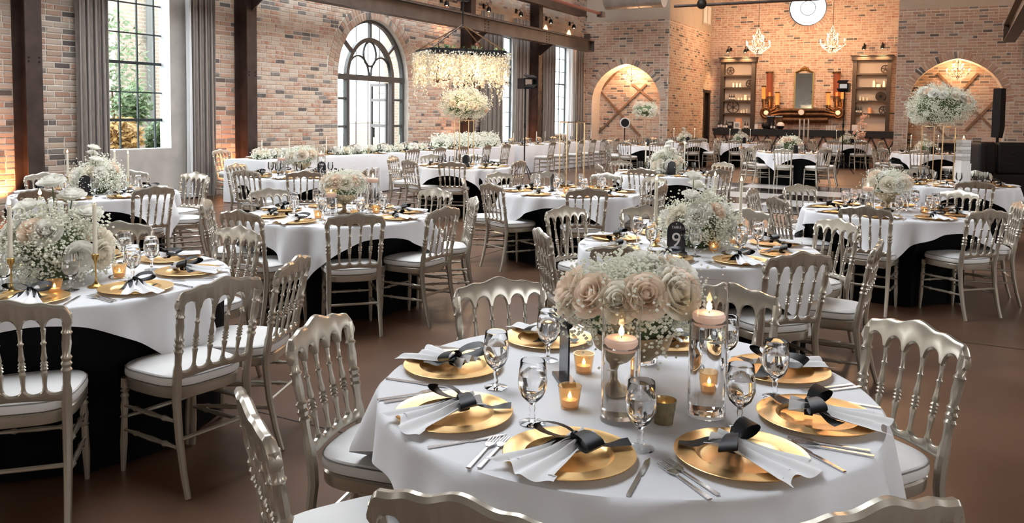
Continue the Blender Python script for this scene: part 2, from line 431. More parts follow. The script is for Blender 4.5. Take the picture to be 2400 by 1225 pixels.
wl = struct(obj('wall_left', poly_mesh('wall_left', [(UL0, 0), (dr0, 0), (dr0, DSP)] + list(reversed(door_arch()))[1:-1] + [(dr1, DSP), (dr1, 0), (UK, 0), (UK, LTOP), (UL0, LTOP)], [pan_loop, rect(*w2, *w2z), rect(*w3, *w3z)] + far_wins, M['mortar'])), 'tumbled tan and pink brick wall with tall windows')
wl.matrix_world = LF
def blk_left(z):
    r = [tuple(pan)]
    t = (z - DSP) / (DTOP + .36 - DSP)
    if z < DSP: r.append((dr0 - .02, dr1 + .02))
    elif t < 1: h = (DW + .36) * math.sqrt(max(0, 1 - t * t)); r.append((DC - h, DC + h))
    for w, zz in ((w2, w2z), (w3, w3z)):
        if zz[0] < z < zz[1]: r.append((w[0], w[1]))
    return r
lay_bricks(wl, LF, -6.5, UK, 0.0, LTOP, blk_left, 11, weights=[3.5, 5, 6, 1.5, 3, 6, 1.9, 3])
arch_bricks(wl, [(DC + DW * math.cos(a), DSP + (DTOP - DSP) * math.sin(a)) for a in [math.pi * (1 - i / 30) for i in range(31)]], 0.17, 5)
arch_bricks(wl, [(DC + (DW + .18) * math.cos(a), DSP + (DTOP - DSP + .18) * math.sin(a)) for a in [math.pi * (1 - i / 30) for i in range(31)]], 0.17, 6)
reveal('door_reveal', door_loop, 0, 0.30, M['mortar'], wl)
for (w, zz) in ((w2, w2z), (w3, w3z)): reveal('window_reveal', rect(*w, *zz), 0, 0.34, M['white_paint'], wl)
for f in far_wins: reveal('window_reveal', f, 0, 0.3, M['white_paint'], wl)
cp = obj('stucco_panel', poly_mesh('stucco_panel', pan_loop, [rect(*win, WZ0, WZ1)], M['concrete'], y=-0.03), wl)
reveal('stucco_edge', pan_loop, -0.03, 0.02, M['concrete'], wl)
reveal('window_reveal', rect(win[0], win[1] + 0.11, WZ0, WZ1), 0.26, 0.0, M['white_paint'], wl) if False else None
reveal('window_reveal', rect(*win, WZ0, WZ1), -0.03, 0.26, M['white_paint'], wl)

def bar(b, a, c, w, d, y):
    """flat steel bar in the wall plane from a to c (u,z)"""
    p, q = Vector((a[0], y, a[1])), Vector((c[0], y, c[1])); m = (p + q) / 2; l = (q - p).length
    ang = math.atan2(q.z - p.z, q.x - p.x)
    b.box(m, (l, d, w), RY(-ang).to_3x3())
def steel_window(name, us, zs, thick_rows, y, label, w=0.022):
    root = struct(thing(name, label, 'window', mw=LF)); del root['category']
    fr = MB()
    for a, c in (((us[0], zs[0]), (us[-1], zs[0])), ((us[0], zs[-1]), (us[-1], zs[-1])), ((us[0], zs[0]), (us[0], zs[-1])), ((us[-1], zs[0]), (us[-1], zs[-1]))): bar(fr, a, c, 0.035, 0.04, y)
    fr.build('window_frame', M['mullion'], root, smooth=False)
    for u in us[1:-1]:
        b = MB(); bar(b, (u, zs[0]), (u, zs[-1]), w, 0.03, y); b.build('mullion', M['mullion'], root, smooth=False)
    for i, z in enumerate(zs[1:-1]):
        b = MB(); bar(b, (us[0], z), (us[-1], z), 0.05 if i in thick_rows else w, 0.034, y); b.build('glazing_bar', M['mullion'], root, smooth=False)
    for i in range(len(us) - 1):
        for k in range(len(zs) - 1):
            b = MB(); b.box(((us[i] + us[i + 1]) / 2, y, (zs[k] + zs[k + 1]) / 2), (us[i + 1] - us[i] - w, 0.006, zs[k + 1] - zs[k] - w)); b.build('pane', M['pane'], root, smooth=False)
    return root
WD = 0.22
def UV(px, py, v=-WD): return U(px, py, v)
u4 = [UV(x, 150)[0] for x in (279, 321, 361, 398)]; st = u4[1] - u4[0]
us1 = [u4[0] - st] + u4
zs1 = [UV(340, y)[1] for y in (349.5, 281, 217, 149, 81, 12)]; dz = zs1[-1] - zs1[-2]; zs1 += [zs1[-1] + dz, 4.74]
steel_window('window_1', us1, zs1, (0, 2), WD, 'tall steel-barred window of many panes between taupe curtains')
nz2 = [w2z[0] + (w2z[1] - w2z[0]) * i / 7 for i in range(8)]
steel_window('window_2', [w2[0] + .02, (w2[0] + w2[1]) / 2, w2[1] - .02], nz2, (3,), 0.2, 'narrow bright steel window beyond the flowered chandelier')
nz3 = [w3z[0] + (w3z[1] - w3z[0]) * i / 7 for i in range(8)]
steel_window('window_3', [w3[0] + .02, w3[0] + (w3[1] - w3[0]) / 3, w3[0] + (w3[1] - w3[0]) * 2 / 3, w3[1] - .02], nz3, (3,), 0.2, 'narrow bright steel window nearest the back corner')

# arched double door
droot = struct(thing('door_1', 'charcoal steel arched glass doorway with one leaf standing open', 'door', mw=LF)); del droot['category']
DY = 0.16
def el(kx, kz, a): return (DC + kx * math.cos(a), DSP + kz * math.sin(a))
def arc_bar(b, kx, kz, w, d, y, a0=0, a1=math.pi, n=28, c=None):
    c = c or (DC, DSP)
    o, i_ = [], []
    for k in range(n + 1):
        a = a0 + (a1 - a0) * k / n
        o.append((c[0] + kx * math.cos(a), c[1] + kz * math.sin(a))); i_.append((c[0] + (kx - w) * math.cos(a), c[1] + (kz - w) * math.sin(a)))
    vs = [(p[0], y - d / 2, p[1]) for p in o] + [(p[0], y - d / 2, p[1]) for p in i_] + [(p[0], y + d / 2, p[1]) for p in o] + [(p[0], y + d / 2, p[1]) for p in i_]
    m = n + 1; fs = []
    for k in range(n): fs += [(k, k + 1, m + k + 1, m + k), (2 * m + k, 3 * m + k, 3 * m + k + 1, 2 * m + k + 1), (k, 2 * m + k, 2 * m + k + 1, k + 1), (m + k, m + k + 1, 3 * m + k + 1, 3 * m + k)]
    b.add(vs, fs)
RISE = DTOP - DSP; IW = DW * 0.64; IR = RISE * 0.66
b = MB(); arc_bar(b, DW, RISE, 0.075, 0.10, DY)
for s in (-1, 1): bar(b, (DC + s * (DW - .037), 0), (DC + s * (DW - .037), DSP), 0.075, 0.10, DY)
b.build('outer_frame', M['door_frame'], droot, smooth=False)
b = MB(); arc_bar(b, IW + .05, IR + .05, 0.10, 0.10, DY); b.build('inner_arch', M['door_frame'], droot, smooth=False)
b = MB(); bar(b, (dr0, DSP), (dr1, DSP), 0.13, 0.12, DY); b.build('transom', M['door_frame'], droot, smooth=False)
for s in (-1, 1):
    b = MB(); bar(b, (DC + s * IW, 0), (DC + s * IW, DSP), 0.11, 0.11, DY); b.build('door_post', M['door_frame'], droot, smooth=False)
for a in (math.pi / 2, math.radians(40), math.radians(140)):
    b = MB(); bar(b, el(IW, IR, a), el(DW - .05, RISE - .05, a), 0.07, 0.08, DY); b.build('spoke', M['door_frame'], droot, smooth=False)
for cx, cz, rx, rz, aa in ((0, IR * .63, IW * .30, IR * .34, None), (-IW * .5, 0.06, IW * .48, IR * .52, (0, math.pi)), (IW * .5, 0.06, IW * .48, IR * .52, (0, math.pi))):
    b = MB(); arc_bar(b, rx, rz, 0.042, 0.035, DY, *(aa or (0, 2 * math.pi)), c=(DC + cx, DSP + cz)); b.build('tracery_ring', M['mullion'], droot, smooth=False)
for s in (-1, 1):
    a0, a1 = sorted((DC + s * IW, DC + s * DW)); zs = [0.05, .62, 1.28, 1.93, DSP - .06]
    for k in range(4):
        if k: b = MB(); bar(b, (a0, zs[k]), (a1, zs[k]), 0.055, 0.06, DY); b.build('sidelight_bar', M['door_frame'], droot, smooth=False)
        b = MB(); b.box(((a0 + a1) / 2, DY, (zs[k] + zs[k + 1]) / 2), (a1 - a0 - .1, .006, zs[k + 1] - zs[k] - .04)); b.build('pane', M['pane'], droot, smooth=False)
fan = MB(); n = 24; fan.add([(DC, DY, DSP + .05)] + [(DC + (DW - .07) * math.cos(math.pi * i / n), DY, DSP + .05 + (RISE - .1) * math.sin(math.pi * i / n)) for i in range(n + 1)], [(0, i + 1, i + 2) for i in range(n)])
fan.build('fanlight_pane', M['pane'], droot, smooth=False, fix=False)
# open leaf, hinged on the right post and swung outward
leaf = thing('door_leaf', 'open glazed leaf', 'door'); del leaf['category']; leaf.parent = droot
leaf.matrix_local = T(DC + IW - .06, DY + .09, 0) @ RZ(math.radians(67))
LW = IW * 0.95; b = MB()
for z in (0.06, .62, 1.28, 1.93, DSP - .12): b.box((LW / 2, 0, z), (LW, .05, .07))
for x in (0.03, LW - .03): b.box((x, 0, DSP / 2 - .03), (.07, .05, DSP - .12))
b.build('leaf_frame', M['door_frame'], leaf, smooth=False)
for z0, z1 in ((.06, .62), (.62, 1.28), (1.28, 1.93), (1.93, DSP - .12)):
    b = MB(); b.box((LW / 2, 0, (z0 + z1) / 2), (LW - .12, .006, z1 - z0 - .06)); b.build('pane', M['pane'], leaf, smooth=False)
b = MB(); b.box((LW - .05, -.05, 1.1), (.03, .05, .25)); b.build('door_handle', M['black'], leaf, smooth=False)

# blind lunettes over the two narrow windows
for w, zz in ((w2, w2z), (w3, w3z)):
    c = (w[0] + w[1]) / 2; R = (w[1] - w[0]) * 1.0; zc = 4.32 if w is w2 else 4.3
    b = MB(); n = 20; b.add([(c + R * math.cos(math.pi * i / n), -.012, zc + R * 1.05 * math.sin(math.pi * i / n)) for i in range(n + 1)], [tuple(range(n + 1))])
    b.build('blind_lunette', M['plaster'], wl, smooth=False)
    arch_bricks(wl, [(c + R * math.cos(a), zc + R * 1.05 * math.sin(a)) for a in [math.pi * (1 - i / 16) for i in range(17)]], 0.16, 9)

# steel columns against the left wall
def column(px, py, label):
    u = U(px, py, .34)[0]
    r = thing('steel_column', label, 'column', mw=LF @ T(u, 0, 0), group='steel columns on the left wall')
    b = MB(); b.box((0, -.345, 2.9), (.25, .022, 5.8)); b.build('flange', M['steel_beam'], r, smooth=False)
    b = MB(); b.box((0, -.025, 2.9), (.25, .022, 5.8)); b.build('flange', M['steel_beam'], r, smooth=False)
    b = MB(); b.box((0, -.185, 2.9), (.02, .30, 5.8)); b.build('web', M['steel_beam'], r, smooth=False)
    for z in (2.3, 2.36):
        for s in (-.08, .08):
            b = MB(); b.sweep([(s, -.355, z), (s, -.368, z)], .014, 6); b.build('bolt', M['bolt'], r)
column(80, 200, 'dark steel column left of the tall window, at the left edge')
column(590, 200, 'dark steel column between taupe curtain and arched door')
column(1107, 200, 'dark steel column behind the flowered chandelier')
column(1264, 250, 'dark steel column between the two narrow windows')

# long crane beam in front of the columns
BV = 0.72; bz1 = U(1385, 121, BV)[1]; bz0 = U(1000, 52, BV)[1]; zb = (bz0 + bz1) / 2
ue = U(1385, 118, BV)[0]; us_ = -6.0; L = ue - us_
rb = thing('crane_beam', 'long grey-brown steel beam running along the left wall', 'beam', mw=LF @ T((ue + us_) / 2, -BV, zb))
b = MB(); b.box((0, 0, .19), (L, .018, .36)); b.build('beam_web', M['beam_gray'], rb, smooth=False)
b = MB(); b.box((0, 0, .012), (L, .26, .024)); b.build('flange', M['beam_gray'], rb, smooth=False)
b = MB(); b.box((0, 0, .372), (L, .26, .024)); b.build('flange', M['beam_gray'], rb, smooth=False)
b = MB(); b.box((L / 2 - .012, 0, .19), (.024, .26, .36)); b.build('end_plate', M['beam_gray'], rb, smooth=False)
b = MB(); b.box((0, 0, .41), (L - .5, .08, .05)); b.build('crane_rail', M['steel_beam'], rb, smooth=False)
b = MB(); b.box((L / 2 - .35, 0, .50), (.12, .2, .22)); b.build('end_stop', M['steel_beam'], rb, smooth=False)
for px in (1140, 1284):
    uu = U(px, 60, BV)[0] - (ue + us_) / 2
    for i in range(2):
        for k in range(4):
            b = MB(); b.sweep([(uu - .1 + .2 * i, -.009, .06 + .085 * k), (uu - .1 + .2 * i, -.026, .06 + .085 * k)], .02, 6); b.build('bolt', M['bolt'], rb)
for px in (1107, 1264, 590, 80):   # knee brackets carrying the beam from the columns
    u = U(px, 200, .34)[0]
    r = thing('beam_bracket', 'dark bracket under the long beam at the column %s' % {1107: 'behind the chandelier', 1264: 'between narrow windows', 590: 'left of the arched door', 80: 'at the left edge'}[px], 'bracket', mw=LF @ T(u, 0, zb), group='brackets under the long beam')
    b = MB(); b.extrude([(-.355, -.001), (-BV - .1, -.001), (-.355, -.35)], .03, axis='x'); b.build('bracket_plate', M['steel_beam'], r, smooth=False)

# curtains
def curtain(u0, u1, z0, z1, label, v=0.14, folds=7, mat_='curtain', pinch=0.0, name='curtain'):
    b = MB(); nu = folds * 16; nz = 10; vs = []
    for k in range(nz + 1):
        z = z0 + (z1 - z0) * k / nz; wob = 1 - pinch * (1 - k / nz)
        for i in range(nu + 1):
            t = i / nu; u = (t - .5) * (u1 - u0) * wob
            y = -(v - .06) - .13 * abs(math.sin(t * folds * math.pi * 1.3 + .25 * math.sin(k * .35))) ** .75 + .012 * math.sin(t * folds * 4.7 + k * .3)
            vs.append((u + .02 * math.sin(t * folds * 2 * math.pi * 2), y, z))
    fs = [(k * (nu + 1) + i, k * (nu + 1) + i + 1, (k + 1) * (nu + 1) + i + 1, (k + 1) * (nu + 1) + i) for k in range(nz) for i in range(nu)]
    b.add(vs, fs)
    o = b.build(name, M[mat_]); o.matrix_world = LF @ T((u0 + u1) / 2, 0, 0); return tag(o, label, 'curtain', 'taupe curtains')
def uc(px, py=250, v=.14): return U(px, py, v)[0]
curtain(uc(182), uc(253), .03, 5.4, 'taupe pleated curtain left of the tall window', folds=6)
curtain(uc(448), uc(502), .03, 5.4, 'taupe pleated curtain right of the tall window', folds=6)
curtain(uc(440), uc(445), .03, 5.4, 'white liner edge beside the right curtain of the tall window', folds=1, mat_='liner', name='curtain_liner')
curtain(uc(1128), uc(1177), .03, 4.6, 'taupe curtain left of the narrow window beyond the chandelier', folds=7)
curtain(uc(1203), uc(1236), .03, 4.6, 'taupe curtain right of the narrow window beyond the chandelier', folds=6)
curtain(uc(1274), uc(1297), .03, 4.4, 'taupe curtain left of the narrow window nearest the corner', folds=5)
curtain(uc(1343), uc(1364), .03, 4.4, 'taupe curtain right of the narrow window nearest the corner', folds=5)
curtain(uc(1334), uc(1339.5), .03, 4.4, 'white liner edge by the corner curtain', folds=1, mat_='liner', name='curtain_liner')

# sconces above the beam
SCM = MB(); SCM.box((0, -.03, .16), (.09, .05, .14)); SCM.sweep([(0, -.05, .16), (0, -.16, .20), (0, -.20, .12)], .012, 6)
SCS = MB(); SCS.lathe([(.03, .13), (.055, .11), (.075, 0), (.068, 0), (.05, .10), (.02, .12)], 12, (0, -.20, 0))
SCB = MB(); SCB.ball((0, -.20, .02), .03)
scm, scs, scb = SCM.mesh('arm', M['black'], True), SCS.mesh('shade', M['black'], True), SCB.mesh('bulb', M['bulb'], True)
for px, py, od in ((1047, 8, 'leftmost'), (1146, 22, 'second'), (1221, 33, 'third'), (1291, 50, 'fourth'), (1345, 62, 'rightmost')):
    u, z = U(px, py, .2)
    r = thing('wall_sconce', '%s black gooseneck lamp lighting the brick above the long beam' % od, 'lamp', mw=LF @ T(u, 0, z - .06), group='lamps above the long beam')
    stamp([('arm', scm, None), ('shade', scs, None), ('bulb', scb, None)], r)
    add_light('SPOT', 'sconce_light', (0, -.10, -.03), 60, (1.0, .46, .20), .03, (0, .22, -1), math.radians(105), .9, parent=r)

# floor uplights washing the brick orange
for px, py, od in ((22, 440, 'left-edge'), (548, 440, 'middle'), (1075, 360, 'chandelier-side'), (1242, 360, 'farthest')):
    u = U(px, py, .25)[0]
    r = thing('floor_uplight', 'small black floor uplight washing brick orange by the %s column' % od, 'lamp', mw=LF @ T(u, -.25, 0), group='floor uplights')
    b = MB(); b.lathe([(.07, 0), (.075, .02), (.075, .14), (.06, .15), (.06, .10), (0.0001, .10)], 12); b.build('can', M['black'], r)
    add_light('SPOT', 'uplight', (0, 0, .16), 75, (1.0, .36, .13), .04, (0, .32, 1), math.radians(95), .9, parent=r)

# ---------------- back walls
ANI = [(-1, 0), (-.985, .14), (-.93, .33), (-.84, .50), (-.72, .645), (-.58, .765), (-.42, .865), (-.25, .94), (-.1, .985), (0, 1.0)]
def lancet(c, w, zs, h, off=0.0):
    l = [(c + x * (w + off), zs + z * (h + off)) for x, z in ANI]
    return l + [(2 * c - x, z) for x, z in reversed(l[:-1])]
def lancet_blk(c, w, zs, h, off):
    def f(z):
        if z < zs: return [(c - w - .02, c + w + .02)]
        t = (z - zs) / (h + off)
        if t >= 1: return []
        for (x0, t0), (x1, t1) in zip(ANI, ANI[1:]):
            if t0 <= t <= t1: x = x0 + (x1 - x0) * (t - t0) / (t1 - t0); return [(c + x * (w + off), c - x * (w + off))]
        return []
    return f
def niche_wall(name, s0, s1, c, w, zs, h, label, seed, ringw, tilt):
    loop = lancet(c, w, zs, h)
    out = [(s0, 0), (c - w, 0)] + loop + [(c + w, 0), (s1, 0), (s1, BTOP), (s0, BTOP)]
    wo = struct(obj(name, poly_mesh(name, out, [], M['mortar'])), label); wo.matrix_world = BF
    blk = lancet_blk(c, w, zs, h, .22)
    lay_bricks(wo, BF, s0, s1, 0.0, BTOP, blk, seed, weights=ringw if seed == 41 else None)
    arch_bricks(wo, loop, 0.23, seed + 1, weights=ringw)
    full = [(c - w, 0)] + loop + [(c + w, 0)]
    reveal('niche_reveal', full, 0, 0.85, M['mortar'], wo, closed=False)
    nb = obj('niche_back', poly_mesh('niche_back', rect(c - w - .1, c + w + .1, 0, zs + h + .1), [], M['mortar'], y=0), wo, loc=(0, .85, 0))
    lay_bricks(nb, BF @ T(0, .85, 0), c - w - .1, c + w + .1, 0.0, zs + h + .1, lambda z: [], seed + 2)
    # crossed timber braces standing in the niche
    def brace(a, d, lab):
        p, q = Vector((a[0], .80, a[1])), Vector((d[0], .80, d[1])); l = (q - p).length; ang = math.atan2(q.z - p.z, q.x - p.x)
        b = MB(); b.box((0, 0, 0), (l, .05, .075)); o = b.build('timber_brace', M['timber'], wo, smooth=False); o.matrix_local = T(*((p + q) / 2)) @ RY(-ang)
    for a, d in tilt: brace(a, d, '')
    return wo
ca, cz = SB(1466, 150)
aw = (SB(1545, 280)[0] - SB(1387, 280)[0]) / 2; ac = (SB(1545, 280)[0] + SB(1387, 280)[0]) / 2
ahs = SB(1390, 236)[1]
pale = [2, 4, 6, .5, 4, 9, 1, 2]
def nb_(px, py): return SB(px, py, -.8)
niche_wall('wall_back_left', 0, S1, ac, aw, ahs, cz - ahs, 'brick end wall with a pale pointed-arch niche, left', 31, pale,
           [(nb_(1395, 318), nb_(1515, 197)), (nb_(1408, 215), nb_(1500, 318)), (nb_(1392, 228), nb_(1452, 160)), (nb_(1480, 195), nb_(1532, 238))])
ca2, cz2 = SB(2245, 137)
aw2 = aw * 1.02; c2 = ca2
niche_wall('wall_back_right', S2, S2 + 6.2, c2, aw2, ahs + .02, cz2 - ahs - .02, 'dim brick end wall with a pointed-arch niche, right', 41, [6, 6, 3, 4, 1.5, 1.5, 1.2, 5],
           [(nb_(2175, 300), nb_(2292, 172)), (nb_(2198, 172), nb_(2330, 305)), (nb_(2262, 306), nb_(2340, 228)), (nb_(2150, 250), nb_(2215, 318))])
for nm, a, d in (('wall_back_left_upper', 0, S1), ('wall_back_right_upper', S2, S2 + 6.2)):
    o = struct(obj(nm, poly_mesh(nm, rect(a, d, BTOP, 9), [], M['plaster'])), 'beige plaster band above the brick end wall'); o.matrix_world = BF
# left return of the bar recess, with a narrow doorway
def UR(px, py):
    q = onplane(px, py, E1, NL); return (q - E1).dot(DR), q.z
d0, d1 = UR(1648, 260)[0], UR(1661, 260)[0]; dz1 = UR(1655, 217)[1]
wr = struct(obj('wall_return', poly_mesh('wall_return', [(0, 0), (d0, 0), (d0, dz1), (d1, dz1), (d1, 0), (RETL, 0), (RETL, BTOP), (0, BTOP)], [], M['mortar'])), 'pale brick side wall of the bar recess'); wr.matrix_world = RF
lay_bricks(wr, RF, 0, RETL, 0, BTOP, lambda z: [(d0, d1)] if z < dz1 else [], 51, weights=[3, 5, 6, 1, 2, 7, .7, 3])
reveal('doorway_reveal', rect(d0, d1, 0, dz1), 0, .5, M['wood'], wr)
b = MB(); b.box(((d0 + d1) / 2, .5, dz1 / 2), (d1 - d0, .05, dz1)); o = b.build('door_2', M['wood'], None, smooth=False); o.matrix_world = RF; struct(o, 'narrow dark doorway in the pale brick side wall')
b = MB()
for u in (d0, d1): b.box((u, -.02, dz1 / 2), (.10, .05, dz1))
b.box(((d0 + d1) / 2, -.02, dz1 + .05), (d1 - d0 + .2, .05, .12)); o = b.build('trim_1', M['wood'], None, smooth=False); o.matrix_world = RF; struct(o, 'dark wood casing of the narrow doorway')
o = struct(obj('wall_return_upper', poly_mesh('wall_return_upper', rect(0, RETL, BTOP, 9), [], M['plaster'])), 'beige plaster above the recess side wall'); o.matrix_world = RF
u, z = UR(1656, 35)
rv = thing('wall_vent', 'white louvred vent high on the plaster', 'vent', mw=RF @ T(u, 0, z))
b = MB(); b.box((0, -.02, 0), (1.2, .03, .9)); b.build('vent_frame', M['plaster'], rv, smooth=False)
for i in range(2):
    b = MB(); b.box((-.28 + .56 * i, -.04, 0), (.42, .02, .7)); b.build('vent_panel', M['white_paint'], rv, smooth=False)
# back of the bar recess, with the round window
RW = SR(2104, 200)[0] + 2.2
rc, rz_ = SR(1893, 18); RR = (SR(1938, 18)[0] - SR(1849, 18)[0]) / 2
circ = [(rc + RR * math.cos(2 * math.pi * i / 40), rz_ + RR * math.sin(2 * math.pi * i / 40)) for i in range(40)]
wc = struct(obj('wall_recess', poly_mesh('wall_recess', rect(0, RW, 0, 8.6), [circ], M['mortar'])), 'warm brick wall behind the bar'); wc.matrix_world = CF
def blk_c(z):
    t = abs(z - rz_); Ro = RR + .2
    return [(rc - math.sqrt(Ro * Ro - t * t), rc + math.sqrt(Ro * Ro - t * t))] if t < Ro else []
lay_bricks(wc, CF, 0, RW, 0, 8.6, blk_c, 61, weights=[7, 7, 4, 3, 1, 2, .8, 4])
arch_bricks(wc, [(rc + RR * math.cos(-a), rz_ + RR * math.sin(-a)) for a in [2 * math.pi * i / 40 for i in range(41)]], .2, 62)
reveal('round_reveal', circ, 0, .3, M['white_paint'], wc)
rw = struct(thing('window_4', 'round bright window high over the bar', 'window', mw=CF @ T(rc, .12, rz_))); del rw['category']
b = MB(); b.torus((0, 0, 0), RR - .02, .025, 40, 6); b.build('round_frame', M['mullion'], rw)
b = MB(); b.torus((0, 0, 0), RR * .40, .016, 32, 6); b.build('inner_ring', M['mullion'], rw)
b = MB(); b.add([(RR * math.cos(2 * math.pi * i / 40), 0, RR * math.sin(2 * math.pi * i / 40)) for i in range(40)], [tuple(range(40))]); b.build('pane', M['pane'], rw, smooth=False)
# hidden sides, right and rear walls that close the hall off
E3 = KC + BD * S2
o = struct(obj('wall_return_right', poly_mesh('wall_return_right', rect(0, 9, 0, 9), [], M['outer_brick'])), 'far side wall of the bar recess'); o.matrix_world = frame(E3 + DR * .02, DR, NL * -1)
RP = KC + BD * (S2 + 6.2)
rwins = [rect(-30 + 6.2 * k, -28 + 6.2 * k, .93, 4.75) for k in range(3)]
o = struct(obj('wall_right', poly_mesh('wall_right', rect(-40, 0, 0, 9), rwins, M['outer_brick'])), 'right-hand brick wall of the hall, outside the picture'); o.matrix_world = frame(RP, DR, -NL)
o = struct(obj('wall_rear', poly_mesh('wall_rear', rect(-30, 30, 0, 9), [], M['plaster'])), 'plaster wall behind the camera'); o.matrix_world = frame(P0 + DR * (UL0 + 0.0) + NL * 8, NL, DR)
# unseen roof, three openings added to let in soft overhead light; portals only guide the sampling of the sky that comes through them
roof_holes = [rect(-9.5, -2.5, 3.0, 9.0), rect(0, 7, 3.0, 9.0), rect(9, 13, 2.5, 6.0)]
me = poly_mesh('ceiling', rect(UL0, UK + 14, -1, 34), roof_holes, M['wood'])
o = struct(obj('ceiling', me), 'unseen dark timber ceiling with openings added for overhead light'); o.matrix_world = frame(P0, DR, -NL) @ T(0, 0, 9) @ RX(math.pi / 2)
def portal(mw, w, h):
    l = bpy.data.lights.new('sky_portal', 'AREA'); l.shape = 'RECTANGLE'; l.size = w; l.size_y = h; l.cycles.is_portal = True
    o = bpy.data.objects.new('sky_portal', l); C.objects.link(o); o.matrix_world = mw
for h in roof_holes:
    (a, c), (b_, _), (_, d) = h[0], h[1], h[2]
    portal(LF @ T((a + b_) / 2, -(c + d) / 2, 9), b_ - a, d - c)
for w, z0, z1 in [(win, WZ0, WZ1), ((dr0, dr1), 0, DTOP), (w2, *w2z), (w3, *w3z)] + [((f[0][0], f[1][0]), f[0][1], f[2][1]) for f in far_wins]:
    portal(LF @ T((w[0] + w[1]) / 2, .36, (z0 + z1) / 2) @ RX(-math.pi / 2), w[1] - w[0], z1 - z0)
o = struct(obj('wall_left_upper', poly_mesh('wall_left_upper', rect(UL0, UK, LTOP, 9), [], M['plaster'])), 'plaster band above the left wall'); o.matrix_world = LF

# ================================================================== CHAIR
def chair_parts():
    def by(z): return -.195 - max(0, z - .44) * .17        # lean of the back
    P = {}
    b = MB()                                                # rear leg and back post in one turned piece
    def post(s):
        b = MB(); zs = [(0, .185, -.275, .0135), (.10, .183, -.245, .015), (.25, .18, -.212, .017), (.40, .178, -.195, .019), (.47, .178, by(.47), .0195), (.53, .181, by(.53), .019),
                        (.555, .182, by(.555), .014), (.60, .184, by(.60), .0155), (.615, .185, by(.615), .021), (.625, .185, by(.625), .015), (.64, .186, by(.64), .021), (.65, .186, by(.65), .015), (.665, .187, by(.665), .021), (.675, .187, by(.675), .014),
                        (.72, .19, by(.72), .018), (.755, .192, by(.755), .0155), (.765, .193, by(.765), .021), (.775, .193, by(.775), .015), (.80, .195, by(.80), .0175), (.84, .198, by(.84), .0175)]
        b.sweep([(s * x, y, z) for z, x, y, r in zs], [r for *_, r in zs], 8); return b.mesh('rear_post', M['champagne'])
    P['post'] = [post(-1), post(1)]
    def fleg(s):
        b = MB(); pr = [(0, .019), (.10, .019), (.115, .013), (.14, .021), (.16, .013), (.19, .020), (.22, .014), (.30, .0185), (.40, .014), (.415, .020), (.43, .014), (.70, .0165), (1, .0105)]
        b.turned((s * .172, .185, .425), (s * .18, .20, 0), pr, 8); return b.mesh('front_leg', M['champagne'])
    P['fleg'] = [fleg(-1), fleg(1)]
    sp = [(0, .011), (.06, .0075), (.10, .0075), (.22, .0095), (.30, .0125), (.33, .0075), (.36, .0145), (.385, .0085), (.41, .0145), (.435, .0085), (.46, .0145), (.49, .008), (.53, .012), (.62, .0085), (.74, .007), (.78, .0115), (.80, .007), (.92, .0075), (1, .010)]
    def spin(i):
        b = MB(); x0 = (-.108, -.036, .036, .108)[i]; x1 = (-.117, -.039, .039, .117)[i]
        b.turned((x0, by(.53) - .006, .535), (x1, by(.78) - .012, .785), sp, 7); return b.mesh('spindle', M['champagne'])
    P['spin'] = [spin(i) for i in range(4)]
    def plate(name, xs, top, bot, th, ycurve, rl=.35):
        b = MB(); vs = []; n = len(xs)
        for x in xs:
            zt, zb = top(x), bot(x); h = zt - zb; e = min(th * rl, h * .35)
            for dy, z in ((-th / 2, zb + e), (-th / 2 + e * .8, zb), (th / 2 - e * .8, zb), (th / 2, zb + e), (th / 2, zt - e), (th / 2 - e * .8, zt), (-th / 2 + e * .8, zt), (-th / 2, zt - e)):
                vs.append((x, ycurve(x, z) + dy, z))
        fs = [(i * 8 + j, i * 8 + (j + 1) % 8, (i + 1) * 8 + (j + 1) % 8, (i + 1) * 8 + j) for i in range(n - 1) for j in range(8)]
        fs += [tuple(range(8)), tuple(range((n - 1) * 8, n * 8))]
        b.add(vs, fs); return b.mesh(name, M['champagne'])
    XE = .214
    def ttop(x):
        a = abs(x)
        z = .872 + .010 * math.cos(min(a, .2) / .2 * math.pi / 2)
        z += .026 * math.exp(-(a / .060) ** 2) + .009 * math.exp(-((a - .115) / .03) ** 2)
        if a > .185: z -= .045 * ((a - .185) / .029) ** 2
        return z
    nodes = [-.198, -.117, -.039, .039, .117, .198]
    def tbot(x):
        mid = min((abs(x - (p + q) / 2), (q - p) / 2 - .0055) for p, q in zip(nodes, nodes[1:])); u = min(1, mid[0] / mid[1])
        z = .826 - .046 * (1 - math.sqrt(1 - u * u))
        if abs(x) > .198: z = .778 + (abs(x) - .198) * 1.2
        return z
    xs = [-XE + 2 * XE * i / 96 for i in range(97)]
    P['top'] = plate('top_rail', xs, ttop, tbot, .030, lambda x, z: by(z) - .014 * (1 - (x / XE) ** 2))
    nodes2 = [-.182, -.108, -.036, .036, .108, .182]
    def ltop(x):
        mid = min((abs(x - (p + q) / 2), (q - p) / 2 - .006) for p, q in zip(nodes2, nodes2[1:])); u = min(1, mid[0] / mid[1]); return .545 - .022 * math.sqrt(1 - u * u)
    P['low'] = plate('lower_rail', [-.178 + .356 * i / 48 for i in range(49)], ltop, lambda x: .492 + .006 * math.cos(x * 14), .022, lambda x, z: by(z) - .008 * (1 - (x / .18) ** 2))
    def outline(g, n=40):
        o = []
        for i in range(n):
            a = 2 * math.pi * i / n; c, s = math.cos(a), math.sin(a); e = .55
            x = math.copysign(abs(c) ** e, c); y = math.copysign(abs(s) ** e, s)
            w = .193 + .014 * y; o.append((x * (w + g), y * (.195 + g) + (.012 * (1 - x * x) if y > 0 else 0)))
        return o
